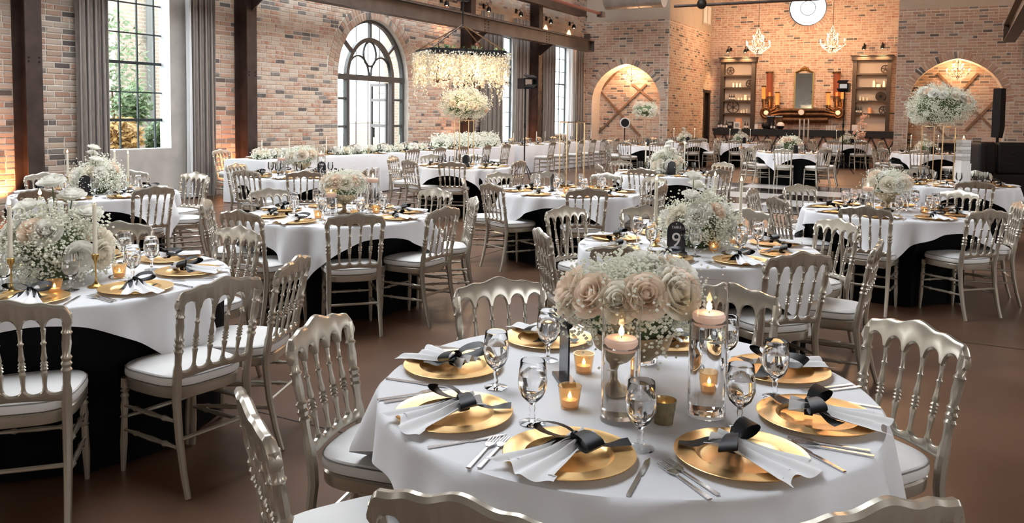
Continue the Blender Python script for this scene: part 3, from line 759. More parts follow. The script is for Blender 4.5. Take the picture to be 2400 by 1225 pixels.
    b = MB(); n = 40; ring = [(0.004, .395), (.006, .40), (.008, .435), (.002, .442)]; vs = []
    for g, z in ring: vs += [(x, y, z) for x, y in outline(g)]
    fs = [(k * n + i, k * n + (i + 1) % n, (k + 1) * n + (i + 1) % n, (k + 1) * n + i) for k in range(3) for i in range(n)] + [tuple(range(n)), tuple(range(3 * n, 4 * n))]
    b.add(vs, fs); P['seat'] = b.mesh('seat_frame', M['champagne'])
    b = MB(); ring = [(-.004, .443), (.010, .450), (.012, .462), (.010, .480), (.002, .491), (-.03, .498), (-.09, .503)]; vs = []
    for g, z in ring: vs += [(x, y, z) for x, y in outline(g)]
    k_ = len(ring); fs = [(k * n + i, k * n + (i + 1) % n, (k + 1) * n + (i + 1) % n, (k + 1) * n + i) for k in range(k_ - 1) for i in range(n)] + [tuple(range(n)), tuple(range((k_ - 1) * n, k_ * n))]
    b.add(vs, fs); P['cush'] = b.mesh('cushion', M['cushion'])
    b = MB(); ol = outline(.009); b.sweep([(x, y, .484) for x, y in ol + ol[:1]], .0028, 4, cap=False); P['pipe'] = b.mesh('piping', M['piping'])
    st = [(0, .010), (.08, .0075), (.2, .010), (.24, .0145), (.28, .009), (.5, .012), (.72, .009), (.76, .0145), (.8, .010), (.92, .0075), (1, .010)]
    P['str'] = []
    for s in (-1, 1):
        for z, zz in ((.30, .30), (.19, .19)):
            b = MB(); b.turned((s * .176, .19, z), (s * .181, -.21, zz + .01), st, 7); P['str'].append(b.mesh('stretcher', M['champagne']))
    b = MB(); b.turned((-.175, .192, .245), (.175, .192, .245), st, 7); P['str'].append(b.mesh('stretcher', M['champagne']))
    b = MB(); b.turned((-.181, -.213, .235), (.181, -.213, .235), [(0, .010), (.5, .0095), (1, .010)], 7); P['str'].append(b.mesh('stretcher', M['champagne']))
    return P
CP = chair_parts()
CHAIR = [('seat_frame', CP['seat'], None), ('cushion', CP['cush'], None, [('piping', CP['pipe'], None)]), ('top_rail', CP['top'], None), ('lower_rail', CP['low'], None)] \
    + [('rear_post', m, None) for m in CP['post']] + [('front_leg', m, None) for m in CP['fleg']] + [('spindle', m, None) for m in CP['spin']] + [('stretcher', m, None) for m in CP['str']]
def joined(name, parts, mats):
    """one mesh from several part meshes (for copies too small to show their parts)"""
    b = MB(); idx = {m.name: i for i, m in enumerate(mats)}
    for me in parts:
        b.mi = idx[me.materials[0].name]
        b.add([v.co[:] for v in me.vertices], [tuple(p.vertices) for p in me.polygons])
    return b.mesh(name, mats, True, fix=False)
CHAIR_FAR = joined('chair', [CP['seat'], CP['cush'], CP['top'], CP['low']] + CP['post'] + CP['fleg'] + CP['spin'] + CP['str'], [M['champagne'], M['cushion']])

# ================================================================== LABELS BY CLOCK FACE
HOURS = ['twelve', 'one', 'two', 'three', 'four', 'five', 'six', 'seven', 'eight', 'nine', 'ten', 'eleven']
USED = set()
def clock(center, p):
    """where p lies around center as the picture shows it: twelve is the far side"""
    va = math.atan2(center[0], center[1]); d = math.atan2(p[0] - center[0], p[1] - center[1]) - va
    return (d / (2 * math.pi) * 24) % 24
def uniq(fmt, h):
    for k in (0, 1, -1, 2, -2, 3, -3, 4, -4, 5, -5):
        t = int(round(h) + k) % 24; hr = HOURS[t // 2]
        s = fmt % (hr + " o'clock" if t % 2 == 0 else 'half past ' + hr)
        if s not in USED: USED.add(s); return s
    return s

NCH = [0]
def place_chair(px, py, tc, tname, far=False, rmin=1.06, rmax=1.6, turn=0.0, pos=None):
    top = Vector((pos[0], pos[1], .9)) if pos else onz(px, py, .905)
    d = Vector((top.x - tc[0], top.y - tc[1])); r = d.length
    if not pos: d = d * (min(max(r, rmin), rmax) / r)
    p = Vector((tc[0] + d.x, tc[1] + d.y, 0))
    face = math.atan2(-d.y, -d.x) + turn           # towards the table
    rz = face - math.pi / 2
    o = p - Matrix.Rotation(rz, 3, 'Z') @ Vector((0, -.285, 0))
    lab = uniq('champagne spindle-back chair at %s of ' + tname, clock(tc, p))
    grp = 'spindle-back chairs around the tables'
    if far:
        c = obj('spindle_back_chair', CHAIR_FAR, loc=o, rot=rz); tag(c, lab, 'chair', grp)
    else:
        c = thing('spindle_back_chair', lab, 'chair', o, rz, grp); stamp(CHAIR, c)
    CHAIRS_AT.append((tc, math.atan2(d.y, d.x), d.length - .515)); NCH[0] += 1; return c

# ================================================================== TABLE LINENS
TZ = 0.762
def overlay_mesh(R, a, rot, seed, z=TZ, name='white_overlay', nth=192):
    r = random.Random(seed); ph = [r.random() * 6.28 for _ in range(6)]; b = MB(); vs = []
    top = [0.0, .35, .7, .92, .985, 1.0]; nd = 16
    cols = []
    for i in range(nth):
        th = 2 * math.pi * i / nth; f = th - rot + math.pi / 4
        s = a / max(abs(math.cos(f)), abs(math.sin(f))); s = min(s, a * 1.37)
        cr = (abs(math.cos(f)) * abs(math.sin(f)) * 2) ** 2     # 1 at a corner
        col = []
        for t in top: col.append((R * t * math.cos(th), R * t * math.sin(th), z + .0015 * math.sin(3 * th + ph[0]) * t * (1 - t) * 4))
        H = s - R
        for k in range(1, nd + 1):
            q = H * k / nd
            fold = .55 * math.sin(13 * th + ph[1] + .6 * math.sin(3 * th + ph[4])) + .45 * math.sin(21 * th + ph[2]) + .35 * math.sin(8 * th + ph[3])
            out = .012 * (1 - math.exp(-q / .012)) + q * (.05 + .09 * cr) + fold * min(.062, .28 * q) * (.6 + .6 * cr)
            zz = z - max(0, q - .012) * (1 - .04 * cr) - .006 * min(1, q / .012)
            col.append(((R + out) * math.cos(th), (R + out) * math.sin(th), zz))
        cols.append(col)
    m = len(cols[0]); vs = [p for c in cols for p in c]
    fs = []
    for i in range(nth):
        j = (i + 1) % nth
        for k in range(m - 1):
            if k == 0: fs.append((i * m, i * m + 1, j * m + 1))
            else: fs.append((i * m + k, i * m + k + 1, j * m + k + 1, j * m + k))
    b.add(vs, fs); return b.mesh(name, M['linen'], True)
CHAIRS_AT = []
def underlay_mesh(R, seed, z=TZ - .004, name='black_underlay', nth=144, dents=()):
    r = random.Random(seed); ph = [r.random() * 6.28 for _ in range(4)]; b = MB(); vs = []
    cols = []
    for i in range(nth):
        th = 2 * math.pi * i / nth
        col = [(0.3 * R * math.cos(th), 0.3 * R * math.sin(th), z), ((R - .01) * math.cos(th), (R - .01) * math.sin(th), z)]
        for k in range(1, 11):
            q = k / 10; fold = math.sin(15 * th + ph[0] + math.sin(2 * th)) * .6 + .5 * math.sin(23 * th + ph[1])
            rr = R - .004 - .02 * q + fold * .018 * q
            for da, ds in dents:                    # seats pushed in under the table push the cloth back
                dd = (th - da + math.pi) % (2 * math.pi) - math.pi
                if abs(dd) < .62: rr = min(rr, ds / max(.3, math.cos(dd)) + max(0, (abs(dd) * .6 - .24)) * 1.2 + (1 - min(1, q / .38)) * .3)
            col.append((rr * math.cos(th), rr * math.sin(th), z * (1 - q) + .012))
        cols.append(col)
    m = len(cols[0]); vs = [p for c in cols for p in c]
    fs = [(i * m + k, i * m + k + 1, ((i + 1) % nth) * m + k + 1, ((i + 1) % nth) * m + k) for i in range(nth) for k in range(m - 1)]
    b.add(vs, fs); return b.mesh(name, M['black_linen'], True)
UNDER = {}
_b = MB(); _b.lathe([(.72, .725), (.735, .728), (.735, .752), (.72, .755)], 40); TABLETOP = _b.mesh('tabletop', M['wood'])
_b = MB(); _b.sweep([(0, -.3, .725), (0, -.3, .02)], .015, 6); _b.sweep([(0, .3, .725), (0, .3, .02)], .015, 6); _b.box((0, 0, .015), (.03, .7, .03)); TLEG = _b.mesh('folding_leg', M['black'])

# ================================================================== PLACE SETTING
_b = MB(); _b.lathe([(.0001, .004), (.098, .004), (.104, .006), (.112, .0135), (.150, .0150), (.160, .0165), (.1645, .0175), (.166, .0165), (.160, .0125), (.115, .0095), (.106, .001), (.0001, .001)], 56); CHARGER = _b.mesh('charger_plate', M['gold'])
def napkin_mesh(seed):
    """gathered napkin: x is outward; pinched where the ribbon ties it, fanned at the outer end"""
    r = random.Random(seed); b = MB(); nx, ny = 22, 28; vs = []
    tilt = (r.random() - .5) * .5; ph = r.random() * 6
    for i in range(nx + 1):
        t = i / nx; x = -.075 + .255 * t
        tt = (x + .02) / .20
        w = .030 + (.058 * max(0, -tt) * 1.6 if tt < 0 else .066 * min(1, tt) ** 1.15)
        for k in range(ny + 1):
            q = k / ny * 2 - 1
            pl = math.sin(q * 9.5 + ph + tilt) ; hgt = .010 + .010 * (1 - q * q) + (.010 * math.exp(-(tt / .3) ** 2))
            z = .020 + hgt * (.55 + .45 * pl) * (1 - .35 * max(0, tt))
            z += .012 * math.exp(-((x + .075) / .03) ** 2) * (1 - q * q)
            if x > .13: z -= (x - .13) * .10 * (1 + .5 * q)
            xx = x + (.018 * math.cos(q * 4 + ph) + .02 * q * tilt if t > .9 else 0)
            vs.append((xx, q * w + tilt * .10 * max(0, tt) * .5, max(z, .0195 if math.hypot(xx, q * w) < .165 else .012)))
    fs = [(i * (ny + 1) + k, i * (ny + 1) + k + 1, (i + 1) * (ny + 1) + k + 1, (i + 1) * (ny + 1) + k) for i in range(nx) for k in range(ny)]
    b.add(vs, fs); return b.mesh('napkin', M['napkin'])
def strip(b, pts, wdir, w):
    vs = []
    for i, p in enumerate(pts):
        ww = w[i] if isinstance(w, list) else w; d = wdir[i] if isinstance(wdir, list) else wdir
        p = Vector(p); d = Vector(d).normalized(); vs += [p - d * ww / 2, p + d * ww / 2]
    b.add(vs, [(2 * i, 2 * i + 1, 2 * i + 3, 2 * i + 2) for i in range(len(pts) - 1)])
def ribbon_mesh(seed):
    r = random.Random(seed); b = MB(); K = Vector((-.022, 0, .052))
    for s in (-1, 1):                               # two loops, two tails
        l = .085 + r.random() * .03; a = s * math.pi / 2 + (r.random() - .5) * .9
        d = Vector((math.cos(a), math.sin(a), 0)); e = Vector((-d.y, d.x, 0)) * .5 + Vector((0, 0, .4))
        pts = [K + d * l * (1 - math.cos(t)) / 2 + Vector((0, 0, 1)) * (.016 * math.sin(t) + .008 * math.sin(t / 2)) for t in [2 * math.pi * i / 14 for i in range(15)]]
        ws = [.014 + .032 * math.sin(math.pi * i / 14) for i in range(15)]
        strip(b, pts, [Vector((-d.y, d.x, .25))] * 15, ws)
        a2 = s * (1.9 + r.random() * .8) * (1 if r.random() < .6 else .35); d2 = Vector((math.cos(a2), math.sin(a2), 0)); L = .10 + r.random() * .06
        pts = []
        for i in range(9):
            t = i / 8; p = K + d2 * L * t; zz = .052 * (1 - t) ** 2 + .0225 * (1 - (1 - t) ** 2) + .006 * math.sin(t * 7 + s)
            pts.append(Vector((p.x, p.y, max(zz, .0205))))
        strip(b, pts, [Vector((-d2.y, d2.x, .15 * math.sin(i))) for i in range(9)], [.014 + .024 * min(1, i / 3) for i in range(9)])
    b.ball(K, .013, 8, 5, .9)
    n = 12; ring = []
    for i in range(n + 1):
        a = 2 * math.pi * i / n; ring.append((-.022, .034 * math.cos(a), .031 + .019 * math.sin(a)))
    strip(b, ring, Vector((1, 0, 0)), .022)
    return b.mesh('ribbon', M['ribbon'])
NAPK = [napkin_mesh(i) for i in range(4)]; RIBB = [ribbon_mesh(20 + i) for i in range(5)]
def knife_mesh():
    b = MB(); b.extrude([(-.005, -.11), (.005, -.11), (.0065, -.02), (.0045, 0), (.009, .01), (.0095, .07), (.004, .11), (-.004, .085), (-.004, 0)], .003, 'z', (0, 0, .003)); return b.mesh('knife', M['steel'], True)
def fork_mesh(l=1.0):
    b = MB(); b.extrude([(-.0055, -.10), (.0055, -.10), (.004, -.02), (.0035, .03), (-.0035, .03), (-.004, -.02)], .003, 'z', (0, 0, .004))
    b.extrude([(-.0035, .03), (.0035, .03), (.012, .045), (.0125, .06), (-.0125, .06), (-.012, .045)], .002, 'z', (0, 0, .006))
    for x in (-.0105, -.0035, .0035, .0105): b.extrude([(x - .0018, .06), (x + .0018, .06), (x + .001, .10), (x - .001, .10)], .002, 'z', (0, 0, .0065))
    return b.mesh('fork', M['steel'], True)
KNIFE, FORK = knife_mesh(), fork_mesh()
GH = .178
_b = MB(); _b.lathe([(.0001, .0005), (.036, .001), (.0365, .003), (.012, .007), (.006, .014), (.0085, .024), (.0055, .032), (.0088, .044), (.0065, .054), (.014, .062), (.030, .078), (.0385, .100), (.0400, .122), (.0375, .150), (.0345, .176), (.0338, .178), (.0330, .176), (.0358, .150), (.0383, .122), (.0368, .101), (.0285, .081), (.012, .0675), (.0001, .066)], 20, close=False); GOBLET = _b.mesh('goblet_glass', M['glass'])
_b = MB(); _b.lathe([(.0001, .0668), (.0115, .0682), (.0280, .0818), (.0363, .1015), (.0377, .122), (.0366, .138), (.0001, .138)], 20, close=False); GWATER = _b.mesh('water', M['water'])
GOB = [('glass', GOBLET, None, [('water', GWATER, None)])]
_b = MB(); _b.lathe([(.0001, .0005), (.036, .001), (.006, .012), (.007, .045), (.014, .062), (.0385, .100), (.0400, .122), (.0345, .178), (.0335, .178), (.0385, .122), (.036, .10), (.0001, .066)], 10, close=False); GOBLET_FAR = _b.mesh('water_goblet', M['thin_glass'])
G_PL, G_NA, G_GO, G_CU = 'gold chargers', 'ribbon-tied napkins', 'water goblets', 'cutlery'
NSET = [0]
def setting(tc, ang, tname, far=0, rp=.572, seed=0, gob=True, z=TZ, gang=.30, gr=.385):
    """one place: charger, ribbon-tied napkin, knife, two forks and a goblet; ang is the seat's bearing"""
    r = random.Random(seed * 31 + int(ang * 100)); NSET[0] += 1
    c, s = math.cos(ang), math.sin(ang)
    p = Vector((tc[0] + rp * c, tc[1] + rp * s, z)); h = clock(tc, p)
    o = obj('charger_plate', CHARGER, loc=p, rot=ang); tag(o, uniq('gold charger plate at %s of ' + tname, h), 'plate', G_PL)
    n = thing('tied_napkin', uniq('white bow-tied napkin at %s of ' + tname, h), 'napkin', p + Vector((0, 0, 0)), ang + (r.random() - .5) * .9, G_NA)
    stamp([('napkin_cloth', r.choice(NAPK), None), ('ribbon', r.choice(RIBB), None)], n)
    t = Vector((-s, c, 0))                            # sitter's right is +t
    if far < 2:
        k = obj('knife', KNIFE, loc=p + t * .183 + Vector((c, s, 0)) * (.045 + (r.random() - .5) * .02), rot=ang + math.pi / 2 + (r.random() - .5) * .15); tag(k, uniq('steel knife at %s of ' + tname, h), 'knife', G_CU)
        for i in range(2):
            f = obj('fork', FORK, loc=p - t * (.182 + .026 * i) + Vector((c, s, 0)) * (.045 + .012 * i), rot=ang + math.pi / 2 + (r.random() - .5) * .08)
            tag(f, uniq(('inner' if i == 0 else 'outer') + ' steel fork at %s of ' + tname, h), 'fork', G_CU)
    if gob:
        a2 = ang + gang; g = Vector((tc[0] + gr * math.cos(a2), tc[1] + gr * math.sin(a2), z))
        goblet(g, uniq('stemmed water goblet at %s of ' + tname, h), far)
def goblet(g, label, far=0):
    if far: o = obj('water_goblet', GOBLET_FAR, loc=g); tag(o, label, 'glass', G_GO)
    else: o = thing('water_goblet', label, 'glass', g, 0, G_GO); stamp(GOB, o)

# ================================================================== FLOWERS
def rose_mesh(seed, material, R=.045, op=1.0):
    r = random.Random(seed); b = MB()
    b.ball((0, 0, R * .55), R * .30, 8, 6, 1.5)
    for ring, (n, rr, tilt, h) in enumerate(((3, .30, .05, 1.20), (4, .46, .14, 1.16), (5, .66, .30 * op, 1.06), (6, .86, .52 * op, .92), (6, 1.0, .80 * op, .72))):
        for k in range(n):
            a0 = 2 * math.pi * (k + .5 * (ring % 2)) / n + r.random() * .3; wd = 2 * math.pi / n * 1.35; vs = []; nu, nv = 6, 4
            for i in range(nv + 1):
                t = i / nv
                for j in range(nu + 1):
                    q = j / nu * 2 - 1; a = a0 + q * wd / 2 * (.55 + .45 * math.sin(math.pi * min(1, t * .8 + .12)))
                    lean = math.sin(tilt * t * 1.4); rad = R * rr * (.30 + .70 * math.sin(min(1, t * 1.15) * math.pi / 2)) + R * .38 * lean * t
                    z = R * h * (t * .95 * math.cos(tilt * t * .9) - .10 * q * q * t) + R * .1
                    if t > .9: rad += R * .07 * tilt; z -= R * .06 * tilt
                    vs.append((rad * math.cos(a), rad * math.sin(a), z))
            b.add(vs, [(i * (nu + 1) + j, i * (nu + 1) + j + 1, (i + 1) * (nu + 1) + j + 1, (i + 1) * (nu + 1) + j) for i in range(nv) for j in range(nu)])
    return b.mesh('rose', material, True, fix=False)
ROSES = [rose_mesh(1, M['rose']), rose_mesh(2, M['rose_white'], op=1.15), rose_mesh(3, M['rose_blush'], op=.9), rose_mesh(4, M['rose_white'], .05, .85)]
OCT = [(1, 0, 0), (-1, 0, 0), (0, 1, 0), (0, -1, 0), (0, 0, 1), (0, 0, -1)]
OCF = [(0, 2, 4), (2, 1, 4), (1, 3, 4), (3, 0, 4), (2, 0, 5), (1, 2, 5), (3, 1, 5), (0, 3, 5)]
def breath_mesh(n, fn, seed, size=.0065, stems=True, core=None):
    """baby's breath: clusters of tiny white florets on fine stems around a dim green heart"""
    r = random.Random(seed); b = MB()
    ncl = max(8, n // 26)
    for c in range(ncl):
        p, nrm = fn(r)
        cr = .028 + .03 * r.random()
        for k in range(n // ncl):
            q = p + Vector((r.gauss(0, 1), r.gauss(0, 1), r.gauss(0, 1))) * cr * .62
            s = size * (.6 + .7 * r.random()); b.mi = 0
            b.add([(q.x + x * s, q.y + y * s, q.z + z * s * .8) for x, y, z in OCT], OCF)
        if stems and c % 2 == 0:
            b.mi = 1; b.sweep([p - nrm * .12, p], [.0015, .001], 3, cap=False)
    if core:
        b.mi = 1
        for (c, s, sz) in core: b.ball(c, s, 10, 6, sz)
    return b.mesh('babys_breath', [M['breath'], M['stem']], True, fix=False)
def ell(a, bb, c, z0, up=-0.6):
    def f(r):
        while True:
            d = Vector((r.gauss(0, 1), r.gauss(0, 1), r.gauss(0, 1))).normalized()
            if d.z > up: break
        k = .80 + .30 * r.random()
        return Vector((d.x * a * k, d.y * bb * k, z0 + d.z * c * k)), d
    return f
def align(d, roll=0.0): return d.to_track_quat('Z', 'Y').to_matrix().to_4x4() @ RZ(roll)
# tall ball
BR_BALL = breath_mesh(8200, ell(.36, .34, .26, 0, -.75), 3, .0074, core=[((0, 0, 0), .27, .72)])
BR_BALL_FAR = breath_mesh(2600, ell(.36, .34, .26, 0, -.75), 4, .011, core=[((0, 0, 0), .26, .62)])
BR_BOWL = breath_mesh(4600, ell(.142, .142, .098, .20, -.35), 5, .0050, core=[((0, 0, .19), .105, .75)])
BR_MOUND = breath_mesh(4600, ell(.185, .165, .15, .11, -.55), 6, .0056, core=[((0, 0, .10), .12, .95)])
BR_LOWFAR = breath_mesh(900, ell(.18, .16, .13, .11, -.5), 8, .0095, core=[((0, 0, .10), .125, .9)])
_b = MB(); _b.lathe([(.0001, .001), (.055, .001), (.057, .006), (.030, .014), (.016, .03), (.014, .055), (.022, .07), (.055, .085), (.088, .108), (.098, .135), (.100, .15), (.094, .15), (.085, .115), (.04, .09), (.0001, .088)], 28, close=False); COMPOTE = _b.mesh('footed_bowl', M['compote'])
def rose_on(parent, mesh, p, d, s, roll): obj('rose', mesh, parent, mw=T(*p) @ align(Vector(d), roll) @ Matrix.Scale(s, 4))
def flowers_bowl(tc, label, rz=0.0, sc=1.0, lst=None, far=False):
    f = thing('flower_bowl', label, 'flowers', (tc[0], tc[1], TZ), rz); f.scale = (sc,) * 3
    obj('footed_bowl', COMPOTE, f)
    o = obj('babys_breath', BR_LOWFAR if far else BR_BOWL, f, loc=(0, 0, .06) if far else None); o['kind'] = 'stuff'
    r = random.Random(int(tc[0] * 100))
    for i in range(6 if far else 16):
        a = i * 2.4 + r.random() * .5; el_ = .15 + .75 * ((i * .37) % 1)
        d = Vector((math.cos(a) * math.cos(el_), math.sin(a) * math.cos(el_), math.sin(el_)))
        rose_on(f, ROSES[(0, 2, 1, 0, 2, 1)[i % 6]], (d.x * .140, d.y * .140, .195 + d.z * .095), d, .86 + .25 * r.random(), r.random() * 6)
    return f
def flowers_mound(tc, label, rz=0.0, sc=1.0, far=False, tall=True, mesh=None):
    f = thing('flower_mound', label, 'flowers', (tc[0], tc[1], TZ), rz); f.scale = (sc,) * 3
    o = obj('babys_breath', BR_LOWFAR if far else BR_MOUND, f); o['kind'] = 'stuff'
    r = random.Random(int(tc[0] * 100) + 5)
    for i in range(5 if far else 14):
        a = i * 2.4 + r.random() * .5; el_ = -.1 + .9 * ((i * .41) % 1)
        d = Vector((math.cos(a) * math.cos(el_), math.sin(a) * math.cos(el_), math.sin(el_)))
        rose_on(f, ROSES[(1, 0, 3, 2)[i % 4]], (d.x * .165, d.y * .15, .11 + d.z * .13), d, .78 + .22 * r.random(), r.random() * 6)
    if tall:                                        # a few roses standing clear of the mound
        for x, y, z in ((-.02, .02, .36), (.05, .03, .31), (-.10, 0, .27), (.13, -.01, .25)):
            st = MB(); st.sweep([(x * .4, y * .4, .12), (x * .8, y, z - .05), (x, y, z)], .0025, 5); so = st.build('rose_stem', M['stem'], f)
            rose_on(f, ROSES[3], (x, y, z - .01), (x * 1.5, -.25, 1), .80, r.random() * 6)
    return f
def stand_mesh(w, d, h, rod=.006):
    b = MB()
    for x in (-w / 2, w / 2):
        for y in (-d / 2, d / 2): b.sweep([(x, y, 0), (x, y, h)], rod, 6)
    return b.mesh('upright', M['gold_rod'])
def ring_mesh(w, d, rod=.006):
    b = MB(); c = [(-w / 2, -d / 2, 0), (w / 2, -d / 2, 0), (w / 2, d / 2, 0), (-w / 2, d / 2, 0)]
    for i in range(4): b.sweep([c[i], c[(i + 1) % 4]], rod, 6)
    return b.mesh('frame_ring', M['gold_rod'])
ROD1 = None
def gold_stand(tc, label, w=.24, d=.24, h=.62, rz=.3, plate=True):
    s = thing('flower_stand', label, 'stand', (tc[0], tc[1], TZ), rz, 'gold wire flower stands')
    for x in (-w / 2, w / 2):
        for y in (-d / 2, d / 2):
            b = MB(); b.sweep([(x, y, .006), (x, y, h)], .0065, 6); b.build('upright', M['gold_rod'], s)
    rm = ring_mesh(w, d); obj('frame_ring', rm, s, loc=(0, 0, .0065)); obj('frame_ring', rm, s, loc=(0, 0, h))
    if plate:
        b = MB(); b.box((0, 0, h + .004), (w, d, .004)); b.build('top_plate', M['gold_rod'], s, smooth=False)
    return s
def flowers_tall(tc, label, h=.62, far=False, sc=1.0, seed=1, rz=0.0):
    f = thing('flower_ball', label, 'flowers', (tc[0], tc[1], TZ + h + .012), rz); f.scale = (sc,) * 3
    o = obj('babys_breath', BR_BALL_FAR if far else BR_BALL, f, loc=(0, 0, .23)); o['kind'] = 'stuff'
    r = random.Random(seed)
    for i in range(8 if far else 18):
        a = i * 2.4 + r.random() * .4; el_ = -.4 + 1.5 * ((i * .618) % 1)
        d = Vector((math.cos(a) * math.cos(el_), math.sin(a) * math.cos(el_), math.sin(el_)))
        rose_on(f, ROSES[(1, 0, 3, 1, 0, 2)[i % 6]], (d.x * .345, d.y * .325, .23 + d.z * .245), d, .85 + .25 * r.random(), r.random() * 6)
    return f

# ================================================================== CANDLES, VASES, SIGNS
def flame_mesh(h=.034, r=.0085):
    b = MB(); b.lathe([(.0001, 0), (r * .7, h * .12), (r, h * .32), (r * .75, h * .55), (r * .35, h * .8), (.0001, h)], 10, close=False); return b.mesh('flame', M['flame'])
FLAME = flame_mesh(); FLAME_S = flame_mesh(.022, .006)
_b = MB(); _b.sweep([(0, 0, 0), (0.001, 0, .010)], .0012, 5); WICK = _b.mesh('wick', M['wick'])
def holder_mesh(h):
    b = MB(); b.lathe([(.0001, 0), (.038, .001), (.037, .005), (.018, .011), (.007, .025), (.004, .04), (.0035, h - .05), (.006, h - .045), (.007, h - .035), (.016, h - .02), (.0165, h - .002), (.013, h), (.011, h - .014), (.0001, h - .014)], 16, close=False); return b.mesh('candlestick', M['brass'])
def taper_mesh(l):
    b = MB(); b.lathe([(.0105, 0), (.0105, l * .2), (.0095, l * .96), (.006, l), (.0001, l)], 12); return b.mesh('wax', M['wax'])
HOLD = {h: holder_mesh(h) for h in (.10, .16, .22)}
TAPE = {l: taper_mesh(l) for l in (.22, .25, .28)}
def taper(p, label, tname, h=.16, l=.25, lit=True):
    o = obj('candlestick', HOLD[h], loc=p); tag(o, uniq('slim brass candlestick at %s of ' + tname, label), 'candlestick', 'brass candlesticks')
    c = thing('taper_candle', uniq('ivory taper candle at %s of ' + tname, label), 'candle', (p[0], p[1], p[2] + h - .012), 0, 'ivory taper candles')
    stamp([('wax', TAPE[l], None), ('wick', WICK, T(0, 0, l))] + ([('flame', FLAME, T(0, 0, l + .006))] if lit else []), c)
_b = MB(); _b.lathe([(.0001, 0), (.026, 0), (.034, .060), (.0355, .066), (.033, .066), (.0315, .06), (.0245, .006), (.0001, .006)], 16, close=False); VOT = _b.mesh('votive_glass', M['votive_glass'])
VOTM = VOT.copy(); VOTM.materials[0] = M['mercury']
_b = MB(); _b.lathe([(.0001, .008), (.022, .008), (.0225, .026), (.0001, .027)], 12, close=False); VOTW = _b.mesh('tealight', M['pink_wax'])
def votive(p, label, tname, dark=False):
    o = thing('votive', uniq(('smoked gold' if dark else 'amber glass') + ' votive at %s of ' + tname, label), 'votive', p, 0, 'votive candles')
    stamp([('votive_glass', VOTM if dark else VOT, None), ('tealight', VOTW, None), ('flame', FLAME_S, T(0, 0, .028))], o)
def cyl_meshes(h, r=.054):
    b = MB(); b.lathe([(.0001, 0), (r, 0), (r, h), (r - .003, h), (r - .003, .014), (.0001, .012)], 36, close=False); g = b.mesh('cylinder_glass', M['glass'])
    wl_ = h - .11; b = MB(); b.lathe([(.0001, .0125), (r - .0036, .0145), (r - .0036, wl_), (.0001, wl_)], 36, close=False); return g, b.mesh('water', M['water']), wl_
CYL = {h: cyl_meshes(h) for h in (.27, .32, .38)}
_b = MB(); _b.lathe([(.0001, -.030), (.030, -.024), (.046, -.004), (.047, .006), (.042, .013), (.0001, .011)], 24, close=False); FLOAT = _b.mesh('floating_wax', M['pink_wax'])
def vase(p, h, label, tname):
    g, w, wl_ = CYL[h]
    o = thing('cylinder_vase', uniq('clear cylinder vase at %s of ' + tname, label), 'vase', p, 0, 'cylinder vases'); stamp([('glass', g, None), ('water', w, None)], o)
    c = thing('floating_candle', uniq('pale floating candle at %s of ' + tname, label), 'candle', (p[0], p[1], p[2] + wl_ + .012), 0, 'floating candles')
    stamp([('wax', FLOAT, None), ('wick', WICK, T(0, 0, .011)), ('flame', FLAME, T(0, 0, .017))], c)
def text_mesh(body, size):
    cu = bpy.data.curves.new('lettering', 'FONT'); cu.body = body; cu.size = size; cu.align_x = 'CENTER'; cu.extrude = .0004
    o = bpy.data.objects.new('lettering', cu); C.objects.link(o); bpy.context.view_layer.update()
    me = bpy.data.meshes.new_from_object(o.evaluated_get(bpy.context.evaluated_depsgraph_get())); bpy.data.objects.remove(o)
    me.materials.clear(); me.materials.append(M['ink']); return me
def table_sign(p, rz, num, label):
    s = thing('table_number_sign', label, 'sign', p, rz, 'black table number signs')
    w, h = .115, .20; n = 14; zc = h - w / 2
    out = [(-w / 2, 0), (w / 2, 0)] + [(w / 2 * math.cos(math.pi * i / n), zc + w / 2 * math.sin(math.pi * i / n)) for i in range(n + 1)]
    b = MB(); b.extrude(out, .006, 'y', (0, 0, .001)); b.build('plaque', M['sign'], s, smooth=False)
    b = MB(); b.box((0, 0, .006), (.13, .05, .012)); b.build('foot', M['sign'], s, smooth=False)
    if num:
        obj('numeral', text_mesh(num, .125), s, mw=T(0, -.0036, .045) @ RX(math.pi / 2))
        obj('heading', text_mesh('TABLE', .022), s, mw=T(0, -.0036, .158) @ RX(math.pi / 2))

# ================================================================== DANCE FLOOR
df = thing('dance_floor', 'glossy black and white chequered dance floor in front of the bar', 'dance floor', mw=frame(Vector((4.9, 17.0, 0)), NL, DR))
_b = MB(); _b.box((0, 0, .006), (1.2, 1.2, .012)); TW = _b.mesh('tile', M['gloss_white'], False); TB = TW.copy(); TB.materials[0] = M['gloss_black']
for i in range(5):
    for k in range(5): obj('tile', TW if (i + k) % 2 == 0 else TB, df, loc=((i - 2) * 1.21, (k - 2) * 1.21, 0))

